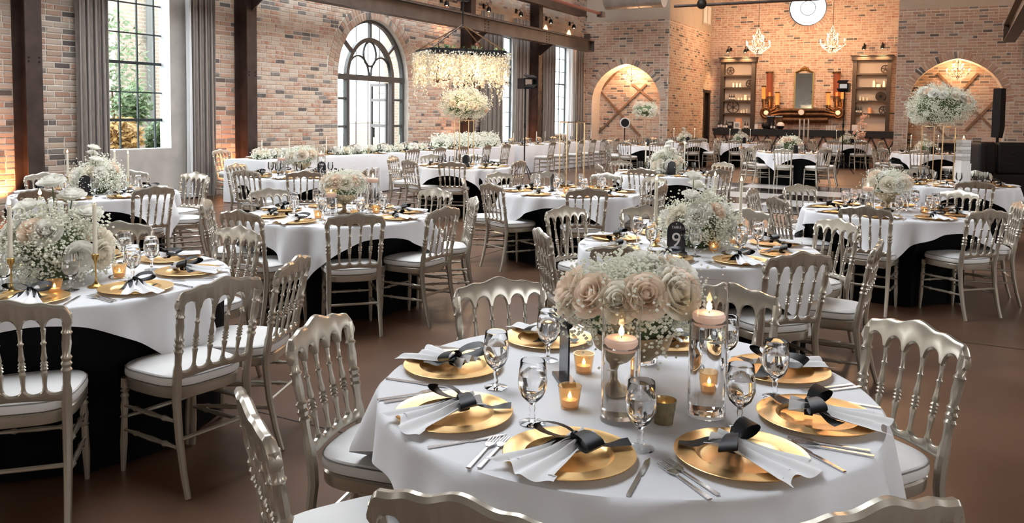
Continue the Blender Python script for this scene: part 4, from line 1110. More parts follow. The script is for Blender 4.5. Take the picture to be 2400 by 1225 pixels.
# ================================================================== ROUND TABLES
def C2(px, py): p = onz(px, py, TZ); return (p.x, p.y)
def round_table(tc, tname, rot, seed, R=.762, a=.868, plates=None, phase=None, far=0, gob=True, nplates=8, gang=.30, gr=.385):
    t = thing('round_table', 'round banquet table hidden under the linens of ' + tname.replace('the ', '', 1), 'table', (tc[0], tc[1], 0), rot, 'round banquet tables')
    USED.add(t['label'])
    obj('tabletop', TABLETOP, t)
    for x in (-.35, .35): obj('folding_leg', TLEG, t, loc=(x, 0, 0))
    TODO.append((tc, tname, seed))
    o = obj('white_overlay', overlay_mesh(R, a, rot, seed, nth=96 if far else 192), loc=(tc[0], tc[1], 0)); tag(o, 'square white cloth draped over ' + tname, 'tablecloth', 'white square tablecloths')
    angs = plates if plates is not None else [phase + i * 2 * math.pi / nplates for i in range(nplates)]
    for i, an in enumerate(angs): setting(tc, an, tname, far, seed=seed + i, gob=gob, gang=gang, gr=gr)
R_ = math.radians
TODO = []
def hang_underlays():
    for tc, tname, seed in TODO:
        o = obj('black_underlay', underlay_mesh(.750, seed, dents=[(a, r) for c, a, r in CHAIRS_AT if c == tc]), loc=(tc[0], tc[1], 0)); tag(o, 'black floor-length cloth under the white cloth of ' + tname, 'tablecloth', 'black underlays')
def rel(tc, px, py, z=TZ, rmax=None):
    p = onz(px, py, z); d = Vector((p.x - tc[0], p.y - tc[1]))
    if rmax and d.length > rmax: d *= rmax / d.length
    return Vector((tc[0] + d.x, tc[1] + d.y, z))

# ---- nearest table
N1 = 'the nearest table'; T1 = (.356, 2.525)
round_table(T1, N1, R_(-112), 1, R=.752, a=.90, plates=[R_(a) for a in (-111, -67, -26, 18, 65, 112, 162, -153)], gob=False)
for px, py in ((1162, 908), (1247, 992), (1284, 845), (1500, 1052), (1733, 1003), (1815, 932), (1702, 862), (1690, 880)):
    p = rel(T1, px, py)
    if (px, py) == (1690, 880): continue
    goblet(p, uniq('stemmed water goblet at %s of ' + N1, clock(T1, p)))
for px, py in ((1080, 1158), (2072, 1166), (578, 930), (740, 740), (1168, 650), (1715, 664), (2155, 752)): place_chair(px, py, T1, N1, turn=.12 if px == 2155 else 0)
fb_ = flowers_bowl((T1[0] + .02, T1[1] - .02), 'ivory and blush roses in a footed bowl on the nearest table', .4, 1.28)
for px, py, h in ((1452, 984, .32), (1655, 970, .38), (1500, 846, .38)):
    p = rel(T1, px, py); vase(p, h, clock(T1, p), N1)
for px, py, dk in ((1335, 955, False), (1555, 990, True), (1368, 873, False), (1652, 912, False)):
    p = rel(T1, px, py); votive(p, clock(T1, p), N1, dk)
table_sign(rel(T1, 1322, 892), R_(100), '', 'thin table sign seen edge-on, left of the flowers on the nearest table')

# ---- lower left table
N2 = 'the lower-left taper-candle table'; T2 = C2(163, 646)
round_table(T2, N2, R_(-26), 2, a=.838, phase=R_(12))
for px, py in ((12, 704), (527, 648), (697, 598), (545, 531), (270, 522), (0, 540)): place_chair(px, py, T2, N2)
flowers_mound((T2[0] - .02, T2[1] - .08), 'tall ivory rose and white filler mound on the lower-left table', 0, 1.3)
for px, py, h in ((27, 685, .16), (98, 640, .16), (225, 672, .16)): p = rel(T2, px, py); taper(p, clock(T2, p), N2, h, .25)
for px, py in ((128, 688), (280, 650)): p = rel(T2, px, py); votive(p, clock(T2, p), N2)

# ---- table below the tall window
N3 = 'the table below the tall window'; T3 = (-4.19, 8.28)
round_table(T3, N3, R_(-16), 3, phase=R_(7))
for px, py in ((102, 403), (306, 398), (118, 438), (330, 431), (443, 416), (458, 402)): place_chair(px, py, T3, N3)
flowers_mound(T3, 'white rose mound with taper candles below the tall window', 2, 1.25)
for dx, dy in ((-.30, .02), (.06, .26), (.33, -.02)): p = Vector((T3[0] + dx, T3[1] + dy, TZ)); taper(p, clock(T3, p), N3, .16, .25)
table_sign((T3[0] + .02, T3[1] - .26, TZ), .1, '', 'blank-backed black arched sign before the flowers below the tall window')

# ---- left middle table with the footed bowl
N4 = 'the bowl-flower table left of centre'; T4 = (-1.44, 6.80)
round_table(T4, N4, R_(-97), 4, phase=R_(22))
for px, py in ((834, 498), (1045, 483), (572, 489), (628, 440), (1024, 440), (1115, 460), (487, 464)): place_chair(px, py, T4, N4, rmax=1.35)
flowers_bowl((T4[0] + .03, T4[1] + .1), 'white roses in a footed gold bowl, left of centre', 1, 1.1)
for px, py, h in ((753, 487, .32), (776, 503, .27), (888, 497, .38)): p = rel(T4, px, py, rmax=.31); vase(p, h, clock(T4, p), N4)
for dx, dy in ((-.1, -.28), (.18, -.22), (.3, .1)): p = Vector((T4[0] + dx, T4[1] + dy, TZ)); votive(p, clock(T4, p), N4)

# ---- table number 6
N5 = 'the numbered table near the curtain'; T5 = C2(705, 411)
round_table(T5, N5, R_(-100), 5, phase=R_(-6), far=1)
for px, py in ((712, 398), (578, 396), (552, 380), (864, 392), (668, 372)): place_chair(px, py, T5, N5)
flowers_bowl((T5[0], T5[1] + .1), 'ivory roses in a bowl on the table numbered 6', 2, 1.15)
for dx, dy, h in ((-.24, -.05, .32), (.27, .02, .38), (-.1, .25, .27)): p = Vector((T5[0] + dx, T5[1] + dy, TZ)); vase(p, h, clock(T5, p), N5)
table_sign((T5[0] + .33, T5[1] - .22, TZ), -.15, '6', 'black arched sign with white numeral six')

# ---- table with the bare gold stand
N6 = 'the table with the bare gold stand'; T6 = (.64, 9.09)
round_table(T6, N6, R_(-60), 6, phase=R_(-42), far=0)
for px, py in ((1165, 427), (1368, 435), (1274, 398), (1446, 400), (1146, 401), (1084, 417), (1513, 428), (1569, 411)): place_chair(px, py, T6, N6, rmax=1.25)
gold_stand((T6[0] + .02, T6[1] + .02), 'bare gold wire stand without flowers, in mid room', .20, .26, .77, .25, plate=False)
table_sign((T6[0] - .19, T6[1] + .02, TZ), 1.2, '', 'black sign turned aside beside the bare gold stand')
for dx, dy in ((.16, -.15), (-.05, -.2), (.25, .1)): p = Vector((T6[0] + dx, T6[1] + dy, TZ)); votive(p, clock(T6, p), N6)

# ---- tall flowers under the chandelier
N7 = 'the tall-flower table under the flowered chandelier'; T7 = (-.78, 13.3)
round_table(T7, N7, R_(-60), 7, phase=R_(0), far=1)
for px, py in ((957, 373), (1070, 374), (1198, 374), (918, 364), (1112, 358), (1010, 360)): place_chair(px, py, T7, N7, rmax=1.3)
gold_stand(T7, 'gold wire stand carrying the white flower ball under the chandelier', .24, .24, .74, .4)
flowers_tall(T7, 'big white flower ball under the flowered chandelier', .74, seed=2)
table_sign((T7[0] + .05, T7[1] - .28, TZ), .3, '', 'black sign below the flower ball under the chandelier')

# ---- table number 9
N9 = 'the table numbered 9'; T9 = C2(1632, 578)
round_table(T9, N9, R_(-142), 9, phase=R_(14))
for px, py in ((1323, 482), (1268, 533), (1468, 572), (1868, 586), (1512, 480), (1748, 487), (1968, 512), (2064, 562)): place_chair(px, py, T9, N9)
flowers_mound(T9, 'tall white rose mound behind the number 9 sign', 1, 1.25)
for px, py in ((1535, 577), (1672, 556), (1733, 580)): p = rel(T9, px, py); taper(p, clock(T9, p), N9, .16, .28)
for px, py in ((1537, 568), (1672, 588), (1719, 570)): p = rel(T9, px, py); votive(p, clock(T9, p), N9)
table_sign(rel(T9, 1572, 598, rmax=.34), R_(6), '9', 'black arched sign with white numeral nine')

# ---- right bowl table
N10 = 'the bowl-flower table at right'; T10 = (3.50, 7.58)
round_table(T10, N10, R_(-118), 10, phase=R_(14))
for px, py in ((2028, 481), (2305, 487), (2267, 443), (2369, 470), (1818, 459), (1844, 427), (1760, 440)): place_chair(px, py, T10, N10, rmax=1.32)
flowers_bowl((T10[0] + .0, T10[1] + .05), 'white and blush roses in a gold bowl, right side', 3, 1.15)
for px, py, h in ((2007, 500, .32), (2115, 492, .38), (2060, 470, .27)): p = rel(T10, px, py, rmax=.31); vase(p, h, clock(T10, p), N10)
for dx, dy in ((.22, -.2), (-.2, -.22)): p = Vector((T10[0] + dx, T10[1] + dy, TZ)); votive(p, clock(T10, p), N10)

# ---- beside the dance floor
N11 = 'the taper-candle table beside the dance floor'; T11 = (2.3, 12.2)
round_table(T11, N11, R_(-45), 11, phase=R_(-30), far=1)
for px, py in ((1508, 392), (1675, 394), (1454, 374), (1697, 379), (1414, 384)): place_chair(px, py, T11, N11, rmax=1.35)
flowers_mound(T11, 'white rose mound with tapers beside the dance floor', 4, 1.25)
for dx, dy in ((-.32, .0), (.28, .12)): p = Vector((T11[0] + dx, T11[1] + dy, TZ)); taper(p, clock(T11, p), N11, .16, .28)
table_sign((T11[0] + .02, T11[1] - .27, TZ), .15, '', 'black sign before the flowers beside the dance floor')

# ---- right, tall flowers by the booth
N12 = 'the tall-flower table beside the black booth'; T12 = (5.85, 10.9)
round_table(T12, N12, R_(-60), 12, phase=R_(10), far=1)
for px, py in ((2290, 424), (2287, 399), (2150, 391), (2388, 411), (2004, 387)): place_chair(px, py, T12, N12, rmax=1.3)
gold_stand((T12[0] - .17, T12[1] + .09), 'gold wire stand carrying the white flower ball at right', .26, .30, .76, .5)
flowers_tall((T12[0] - .17, T12[1] + .09), 'big white and blush flower ball at right', .76, sc=1.07, seed=5, rz=2)
ct = thing('card_tower', 'tall white printed card tower with a candle on top, beside the flower ball', 'card holder', (T12[0] + .12, T12[1] + .0, TZ), .15)
b = MB(); b.box((0, 0, .14), (.145, .145, .28)); b.build('tower_base', M['paper'], ct, smooth=False)
for i in range(7):
    b = MB(); b.box((0, -.002 * (i % 2), .30 + .045 * i), (.125 - .002 * (i % 2), .125, .042)); b.build('card', M['paper'] if i % 2 == 0 else M['duct'], ct, smooth=False)
cc = thing('pillar_candle', 'small lit candle on top of the white card tower', 'candle', (T12[0] + .12, T12[1], TZ + .592)); stamp([('wax', VOTW, T(0, 0, -.008)), ('flame', FLAME, T(0, 0, .02))], cc)

# ---- far tables: eight chairs each, built whole
def far_table(px, py, tname, kind, rot, seed, ph=.2, tc=None):
    tc = tc or C2(px, py); round_table(tc, tname, rot, seed, phase=ph, far=2)
    for i in range(8):
        a = ph + i * math.pi / 4 + (random.random() - .5) * .12; r = 1.10 + random.random() * .15
        q_ = (tc[0] + r * math.cos(a), tc[1] + r * math.sin(a))
        if any(math.hypot(c_[0] + (l_ + .515) * math.cos(a_) - q_[0], c_[1] + (l_ + .515) * math.sin(a_) - q_[1]) < .42 for c_, a_, l_ in CHAIRS_AT): continue
        place_chair(0, 0, tc, tname, True, pos=(tc[0] + r * math.cos(a), tc[1] + r * math.sin(a)))
    if kind == 'tall':
        gold_stand(tc, 'gold wire stand on ' + tname, .24, .24, .76, .4); flowers_tall(tc, 'white flower ball on ' + tname, .76, True, seed=seed)
    elif kind == 'bowl':
        flowers_bowl(tc, 'low white rose bowl on ' + tname, 1, 1.3, far=True)
        for dx in (-.28, .30): p = Vector((tc[0] + dx, tc[1], TZ)); vase(p, .32, clock(tc, p), tname)
    else:
        flowers_mound(tc, 'white rose mound on ' + tname, 1, 1.25, far=True)
        for dx in (-.34, .34): p = Vector((tc[0] + dx, tc[1] + .05, TZ)); taper(p, clock(tc, p), tname, .16, .28)
    table_sign((tc[0] + .05, tc[1] - .30, TZ), .1, '', 'small black sign on ' + tname)
far_table(1850, 358, 'the bowl table between dance floor and bar', 'bowl', R_(-45), 13, R_(22))
far_table(1510, 341, 'the tall-flower table before the left arch', 'tall', R_(-50), 14, R_(10))
far_table(1604, 334, 'the taper table before the pale side wall', 'taper', R_(-30), 15, R_(5))
far_table(1735, 335, 'the taper table below the left shelves', 'taper', R_(-60), 16, R_(20))
far_table(1985, 338, 'the taper table below the right shelves', 'taper', R_(-50), 17, R_(0))
far_table(2168, 360, 'the taper table before the right arch', 'taper', R_(-45), 18, R_(12))

hang_underlays()
# ================================================================== LONG HEAD TABLES ALONG THE LEFT WALL
A0 = Vector((-4.2, 13.96, 0))
def long_table(t0, t1, w, tname, label):
    o0 = A0 + DR * t0; L = t1 - t0
    mw = frame(o0, DR, -NL)                     # local y runs toward the wall
    t = thing('long_table', 'trestle table under the white cloth of ' + tname.replace('the ', '', 1), 'table', mw=mw)
    b = MB(); b.box((L / 2, w / 2, .74), (L - .04, w - .04, .025)); b.build('tabletop', M['wood'], t, smooth=False)
    for x in (.4, L - .4):
        b = MB(); b.box((x, w / 2, .365), (.05, w - .2, .73)); b.build('trestle', M['wood'], t, smooth=False)
    b = MB(); n = int(L * 14); m_ = int(w * 14); per = [(L * i / n, 0) for i in range(n)] + [(L, w * i / m_) for i in range(m_)] + [(L - L * i / n, w) for i in range(n)] + [(0, w - w * i / m_) for i in range(m_)]
    k = len(per); vs = []; rows = [(.0, TZ), (.0, .70), (.6, .35), (1.0, .015)]
    for q, z in rows:
        for i, (x, y) in enumerate(per):
            cx, cy = x - L / 2, y - w / 2; f = .02 * q * math.sin(i * 1.35 + math.sin(i * .3)) + .012 * (z < TZ)
            nx = (1 if x >= L else -1 if x <= 0 else 0); ny = (1 if y >= w else -1 if y <= 0 else 0)
            vs.append((x + nx * f, y + ny * f, z))
    fs = [(r * k + i, r * k + (i + 1) % k, (r + 1) * k + (i + 1) % k, (r + 1) * k + i) for r in range(3) for i in range(k)] + [tuple(range(k))]
    b.add(vs, fs); o = b.build('white_long_cloth', M['linen'], None); o.matrix_world = mw; tag(o, label, 'tablecloth')
    return mw
LA = long_table(0, 8.9, .95, 'the long head table', 'floor-length white cloth on the long head table by the arched door')
LB = long_table(9.3, 15.6, .95, 'the far long table', 'floor-length white cloth on the far long table by the narrow windows')
def long_side(mw, xs, w, tname, front, back, seed):
    r = random.Random(seed)
    for x in xs:
        for side in ((-1, 1) if (front and back) else (-1,) if front else (1,)):
            y = -.42 if side < 0 else w + .40
            p = mw @ Vector((x + (r.random() - .5) * .12, y, 0)); q = mw @ Vector((x, w / 2, 0)); d = q - p
            rz = math.atan2(d.y, d.x) - math.pi / 2 + (r.random() - .5) * .12
            c = obj('spindle_back_chair', CHAIR_FAR, loc=p, rot=rz)
            n = ORD[int(round(x / .95)) % 16]
            tag(c, 'champagne spindle-back chair, %s along the %s of %s' % (n, 'room side' if side < 0 else 'wall side', tname), 'chair', 'spindle-back chairs around the tables')
            pp = mw @ Vector((x, w / 2 + side * (w / 2 - .19), TZ)); NSET[0] += 1
            o = obj('charger_plate', CHARGER, loc=pp); tag(o, 'gold charger, %s along the %s of %s' % (n, 'room side' if side < 0 else 'wall side', tname), 'plate', G_PL)
            nn = thing('tied_napkin', 'bow-tied white napkin, %s along the %s of %s' % (n, 'room side' if side < 0 else 'wall side', tname), 'napkin', pp, rz - math.pi / 2, G_NA); stamp([('napkin_cloth', NAPK[0], None), ('ribbon', RIBB[1], None)], nn)
            g = mw @ Vector((x + .22, w / 2 + side * .1, TZ)); goblet(g, 'water goblet, %s along the %s of %s' % (n, 'room side' if side < 0 else 'wall side', tname), 1)
ORD = ['first', 'second', 'third', 'fourth', 'fifth', 'sixth', 'seventh', 'eighth', 'ninth', 'tenth', 'eleventh', 'twelfth', 'thirteenth', 'fourteenth', 'fifteenth', 'sixteenth']
long_side(LA, [.55 + .95 * i for i in range(9)], .95, 'the long head table', False, True, 3)
long_side(LA, [3.4, 4.35, 5.3, 6.25, 7.2], .95, 'the long head table', True, False, 4)
long_side(LB, [.5 + .95 * i for i in range(6)], .95, 'the far long table', True, True, 5)
for mw, xs, w, tname in ((LA, [.5, 1.0, 2.2, 3.3, 4.6, 5.6, 6.4, 7.4, 8.2], .95, 'the long head table'), (LB, [.6, 1.7, 2.6, 3.5, 4.6, 5.7], .95, 'the far long table')):
    for i, x in enumerate(xs):
        p = mw @ Vector((x, w * (.42 if i % 2 else .6), TZ))
        o = obj('candlestick', HOLD[.10], loc=p); tag(o, 'brass candlestick, %s along %s' % (ORD[i], tname), 'candlestick', 'brass candlesticks')
        c = thing('taper_candle', 'ivory taper candle, %s along %s' % (ORD[i], tname), 'candle', p + Vector((0, 0, .088)), 0, 'ivory taper candles'); stamp([('wax', TAPE[.28 if i % 3 else .25], None), ('wick', WICK, T(0, 0, .25))], c)
BR_GAR = breath_mesh(700, ell(.26, .10, .075, .05, -.3), 12, .010, core=[((0, 0, .03), .08, .6), ((.12, 0, .03), .07, .6), ((-.12, 0, .03), .07, .6)])
def garland(mw, xs, w, tname, sc, label):
    g = thing('flower_garland', label, 'flowers', mw=mw @ T(xs[0], w * .5, TZ)); r = random.Random(len(xs))
    for x in xs:
        o = obj('babys_breath', BR_GAR, g, loc=(x - xs[0], (r.random() - .5) * .08, 0), rot=(r.random() - .5) * .5, scale=(1, sc, sc)); o['kind'] = 'stuff'
        for k in range(3):
            rose_on(g, ROSES[r.choice((0, 1, 3))], (x - xs[0] + (r.random() - .5) * .4, (r.random() - .6) * .14 * sc, .07 * sc + r.random() * .04), ((r.random() - .5), -.7, .8), 1.2 + .3 * sc * r.random(), r.random() * 6)
garland(LA, [.45, .9], .95, 'a', 1.1, 'short white flower garland at the near end of the long head table')
garland(LA, [2.6, 3.05, 3.5, 3.95, 4.4, 4.85, 5.3], .95, 'a', 1.0, 'low white flower garland along the middle of the long head table')
garland(LA, [6.2, 6.65, 7.1, 7.55, 8.0, 8.45], .95, 'a', 2.3, 'thick white flower hedge at the far end of the long head table')

# ================================================================== BAR RECESS
def at(px, py, v): s, z = SR(px, py, v); return s, z
def cth(name, label, cat, px, py, v, z=None, group=None):
    s, zz = SR(px, py, v); return thing(name, label, cat, mw=CF @ T(s, -v, zz if z is None else z), group=group)
# shelf units
M['shelf_back'] = mat('pale_shelf_back', (.66, .56, .46), .8, var=.08, vscale=2)
def wheel(label, px, py, r, v=.16, spokes=5, solid=False):
    w = cth('cast_wheel', label, 'wheel', px, py, v, group='iron wheels on the bar shelves')
    b = MB(); b.torus((0, 0, 0), r - .02, .018, 24, 6); b.build('rim', M['bronze'], w)
    if solid:
        b = MB(); b.sweep([(0, -.02, 0), (0, .02, 0)], r * .85, 24); b.build('disc', M['bronze'], w)
        b = MB(); b.sweep([(0, -.05, 0), (0, .03, 0)], r * .3, 16); b.build('hub', M['black'], w)
    else:
        b = MB(); b.sweep([(0, -.025, 0), (0, .025, 0)], r * .2, 12); b.build('hub', M['bronze'], w)
        for i in range(spokes):
            a = math.pi / 2 + 2 * math.pi * i / spokes; b = MB(); b.sweep([(r * .15 * math.cos(a), 0, r * .15 * math.sin(a)), ((r - .02) * math.cos(a), 0, (r - .02) * math.sin(a))], .014, 5); b.build('spoke', M['bronze'], w)
_b = MB(); _b.lathe([(.0001, 0), (.038, 0), (.04, .01), (.04, .17), (.032, .20), (.014, .235), (.013, .29), (.016, .292), (.016, .305), (.0001, .305)], 12, close=False); BOTTLE = _b.mesh('bottle', M['bottle'])
_b = MB(); _b.lathe([(.0405, .04), (.0405, .13)], 12, close=False); BLABEL = _b.mesh('bottle_label', M['paper'])
def bottle(mw, label, sc=1.0, group='dark bottles'):
    o = thing('bottle', label, 'bottle', mw=mw, group=group); o.scale = (sc,) * 3; stamp([('bottle_glass', BOTTLE, None), ('paper_label', BLABEL, None)], o)
def pillar(mw, h, r, label, m='wax', group='pillar candles on the bar shelves'):
    b = MB(); b.lathe([(.0001, 0), (r, 0), (r, h - .008), (r - .008, h), (.0001, h - .006)], 14, close=False); o = thing('pillar_candle', label, 'candle', mw=mw, group=group)
    b.build('wax', M[m], o); obj('wick', WICK, o, loc=(0, 0, h - .008))
def shelf_unit(px0, px1, ytop, ys, side):
    s0, z1 = SR(px0, ytop, 0); s1 = SR(px1, ytop, 0)[0]; c = (s0 + s1) / 2; w = s1 - s0; D = .34
    r = thing('shelf_unit', 'tall dark timber shelf unit on the brick, %s of the mirror' % side, 'shelves', mw=CF @ T(c, 0, 0), group='bar shelf units')
    b = MB(); b.box((0, -.02, z1 / 2), (w - .1, .03, z1 - .1)); b.build('back_panel', M['shelf_back'], r, smooth=False)
    for x in (-w / 2 + .07, w / 2 - .07):
        b = MB(); b.box((x, -D / 2, z1 / 2 - .05), (.14, D, z1 - .1)); b.build('side_post', M['wood'], r, smooth=False)
    b = MB(); b.box((0, -D / 2 - .02, z1 - .08), (w + .1, D + .08, .16)); b.build('cornice', M['wood'], r, smooth=False)
    b = MB(); b.box((0, -D / 2 - .03, z1 + .015), (w + .18, D + .12, .03)); b.build('crown', M['wood'], r, smooth=False)
    zs = []
    for y in ys:
        z = SR((px0 + px1) / 2, y, .2)[1]; zs.append(z + .03)
        b = MB(); b.box((0, -D / 2, z), (w - .28, D - .03, .06)); b.build('shelf', M['wood'], r, smooth=False)
    return zs
zl = shelf_unit(1694, 1774, 138, (177.5, 206, 236.5, 266.5), 'left')
zr = shelf_unit(2001, 2091, 133, (174, 206, 237.5, 267.5), 'right')
def on_shelf(px, z, v=.2): return CF @ T(SR(px, 230, v)[0], -v, z)
wheel('five-spoke iron wheel on the top left shelf', 1712, 166, .165)
wheel('five-spoke iron wheel on the second left shelf', 1757, 196, .155)
wheel('large six-spoke iron wheel on the fourth left shelf', 1718, 251, .26, spokes=6)
wheel('iron wheel on the top right shelf', 2075, 162, .165)
wheel('dark solid disc wheel on the third right shelf', 2064, 226, .19, solid=True)
wheel('iron wheel on the fourth right shelf', 2070, 258, .16)
for i, (px, k, h, r_, lab) in enumerate([(1718, 1, .17, .04, 'left'), (1726, 1, .17, .04, 'middle'), (1734, 1, .17, .04, 'right')]): pillar(on_shelf(px, zl[k]), h, r_, '%s of three ivory candles on the second left shelf' % lab)
pillar(on_shelf(1747, zl[2]), .22, .075, 'wide ivory candle on the third left shelf')
for lab, px in (('leftmost', 1731), ('second', 1738), ('third', 1757), ('rightmost', 1762)): pillar(on_shelf(px, zl[2], .26), .09, .03, '%s short candle on the third left shelf' % lab)
for lab, px, h in (('leftmost', 1738, .12), ('second', 1744, .15), ('third', 1751, .18), ('rightmost', 1760, .13)): pillar(on_shelf(px, zl[3]), h, .035, '%s ivory candle on the fourth left shelf' % lab)
for lab, px in (('left', 1710), ('middle', 1715), ('right', 1720)): bottle(on_shelf(px, zl[2]), '%s of three dark bottles on the third left shelf' % lab, .85)
for lab, px, h, r_ in (('left', 2047, .25, .05), ('middle', 2058, .11, .08), ('right', 2071, .24, .05)): pillar(on_shelf(px, zr[1]), h, r_, '%s of three ivory candles on the second right shelf' % lab)
for lab, px, h in (('left', 2016, .17), ('middle', 2024, .14), ('right', 2033, .12)): pillar(on_shelf(px, zr[2]), h, .04, '%s of three ivory candles on the third right shelf' % lab)
for lab, px in (('left', 2008), ('middle', 2013), ('right', 2019)): bottle(on_shelf(px, zr[3]), '%s of three dark bottles on the fourth right shelf' % lab, .85)
pillar(on_shelf(2040, zr[3]), .22, .08, 'pink-orange candle on the fourth right shelf', 'terracotta')
# shelf spot lamps
_b = MB(); _b.box((0, -.03, .16), (.09, .05, .14)); _b.sweep([(0, -.05, .16), (0, -.3, .26), (0, -.55, .24), (0, -.62, .12)], .014, 6); scm2 = _b.mesh('arm', M['black'], True)
for px, py, lab in ((1711, 121, 'left lamp over the left shelves'), (1751, 121, 'right lamp over the left shelves'), (2026, 114, 'left lamp over the right shelves'), (2069, 112, 'right lamp over the right shelves')):
    s, z = SR(px, py, .2)
    r = thing('shelf_lamp', 'small black gooseneck lamp, the ' + lab, 'lamp', mw=CF @ T(s, 0, z - .06), group='gooseneck lamps over the bar shelves')
    stamp([('arm', scm2, None), ('shade', scs, T(0, -.42, 0)), ('bulb', scb, T(0, -.42, 0))], r)
    add_light('SPOT', 'shelf_light', (0, -.62, -.01), 170, (1.0, .60, .30), .03, (0, .30, -1), math.radians(100), .8, parent=r)
# mirror
s0, z0 = SR(1861, 255, .05); s1, z1 = SR(1907, 170, .05)
mr = thing('wall_mirror', 'tall gilt-framed mirror with a carved crest over the bar', 'mirror', mw=CF @ T((s0 + s1) / 2, -.05, z0))
w, h = s1 - s0, z1 - z0
b = MB(); b.box((0, 0, h / 2), (w - .05, .02, h - .05)); b.build('mirror_glass', M['mirror'], mr, smooth=False)
for x in (-w / 2, w / 2):
    b = MB(); b.box((x, -.01, h / 2), (.05, .06, h)); b.build('frame_side', M['brass'], mr, smooth=False)
b = MB(); b.box((0, -.01, 0), (w + .05, .06, .06)); b.build('frame_foot', M['brass'], mr, smooth=False)
b = MB(); b.sweep([(-w / 2 + w * i / 12, -.01, h + .12 * math.sin(math.pi * i / 12) ** 1.5) for i in range(13)], .035, 6); b.ball((0, -.02, h + .2), .07); b.ball((-.12, -.02, h + .15), .045); b.ball((.12, -.02, h + .15), .045); b.build('crest', M['brass'], mr)
# copper pipe sculpture with amber tubes
pv = .28
pp = thing('pipe_sculpture', 'aged copper pipework with glowing amber tubes below the mirror', 'sculpture', mw=CF)
def P3(px, py, v=pv): s, z = SR(px, py, v); return Vector((s, -v, z))
def pipe(pts, r, m='copper', name='pipe'):
    b = MB(); b.sweep(pts, r, 12); return b.build(name, M[m], pp)
for sgn, xs in ((1, (1804, 1790, 1822, 1796)), (-1, (1961, 1975, 1941, 1964))):
    big, a_, c_, man = xs
    pipe([P3(big, 172), P3(big, 226)], .125, 'amber_tube', 'amber_tube'); pipe([P3(big, 168), P3(big, 172)], .16, 'copper', 'cap'); pipe([P3(big, 226), P3(big, 238)], .14, 'bronze', 'collar'); pipe([P3(big, 238), P3(big, 250), P3((big + man) / 2, 258)], .085)
    pipe([P3(big, 216, pv + .135), P3(big, 225, pv + .135)], .04, 'amber_bulb', 'lamp_glow')
    for q, y0 in ((a_, 204), (c_, 218)):
        pipe([P3(q, y0), P3(q, y0 + 28)], .075, 'amber_bulb', 'amber_lamp'); pipe([P3(q, y0 - 3), P3(q, y0)], .095, 'copper', 'cap'); pipe([P3(q, y0 + 28), P3(q, y0 + 36)], .085, 'bronze', 'collar')
        pipe([P3(q, y0 + 36), P3(q, 250), P3((q + man) / 2, 258), P3(man, 262)], .06)
    b = MB(); b.torus(P3(man, 264), .19, .07, 24, 8); b.build('manifold', M['copper'], pp)
    b = MB(); m_ = P3(man, 264, pv + .03); b.sweep([m_, m_ + Vector((0, -.08, 0))], .09, 14); b.build('gauge', M['paper'], pp)
pipe([P3(1806, 266), P3(1828, 258.5), P3(1932, 258.5), P3(1956, 266)], .075); pipe([P3(1808, 272), P3(1830, 268), P3(1930, 268), P3(1958, 272)], .085); pipe([P3(1834, 281, .22), P3(1940, 281, .22)], .13)
g = P3(1878, 263, pv + .12); b = MB(); b.sweep([g, g + Vector((0, -.05, 0))], .105, 20); b.build('dial', M['paper'], pp)
b = MB(); b.torus(g + Vector((0, -.03, 0)), .11, .02, 24, 6); b.build('dial_rim', M['brass'], pp)
add_light('POINT', 'amber_light', CF @ Vector((SR(1804, 230, .6)[0], -.7, 2.2)), 9, (1, .4, .12), .1)
add_light('POINT', 'amber_light', CF @ Vector((SR(1961, 230, .6)[0], -.7, 2.2)), 9, (1, .4, .12), .1)
# bar counter
bs0, bs1 = SR(1676, 305, 1.5)[0], SR(2100, 305, 1.5)[0]; BZ = 1.17; BL_ = bs1 - bs0
br = thing('bar_counter', 'long black-topped bar with brick front and crossed timber lattice', 'bar', mw=CF @ T(bs0, 0, 0))
b = MB(); b.box((BL_ / 2, -1.5, BZ - .05), (BL_ + .1, .62, .10)); b.build('counter_top', M['bar_black'], br, smooth=False)
b = MB(); b.box((BL_ / 2, -1.76, BZ - .17), (BL_, .10, .14)); b.build('fascia', M['bar_black'], br, smooth=False)
b = MB(); b.box((BL_ / 2, -1.45, (BZ - .1) / 2), (BL_, .50, BZ - .1)); b.build('front_panel', BRM[3], br, smooth=False)
n = 16
for i in range(n):
    for sg in (-1, 1):
        x = BL_ * (i + .5) / n; b = MB(); b.box((0, 0, 0), (.05, .04, 1.10)); o = b.build('lattice_bar', M['wood'], br, smooth=False); o.matrix_local = T(x, -1.72, .5) @ RY(sg * .42)
def bar_at(px, v=1.5, z=BZ): return CF @ T(SR(px, 298, v)[0], -v, z)
for lab, px, sc in (('leftmost', 1684, 1.0), ('second', 1690, 1.15), ('third', 1696, .9), ('fourth', 1702, 1.0), ('fifth', 1746, .95), ('sixth', 1752, .9), ('seventh', 1808, 1.0), ('eighth', 1815, .9)): bottle(bar_at(px, 1.62), '%s bottle along the bar top' % lab, sc, 'bottles along the bar top')
def card(px, w, h, label, v=1.6, framed=True):
    r = thing('framed_card', label, 'sign', mw=bar_at(px, v))
    b = MB(); b.box((0, 0, h / 2), (w, .02, h)); b.build('frame', M['paper'], r, smooth=False)
    b = MB(); b.box((0, -.012, h / 2), (w * .62, .006, h * .6)); b.build('print', M['duct'] if framed else M['paper'], r, smooth=False)
card(1727, .24, .26, 'white framed drinks card near the left end of the bar'); card(1772, .12, .18, 'small white card on the bar left of the pipes', framed=False)
card(2003, .2, .22, 'white card on the bar left of the pink flowers', framed=False); card(2022, .18, .3, 'tall framed card behind the pink flowers')
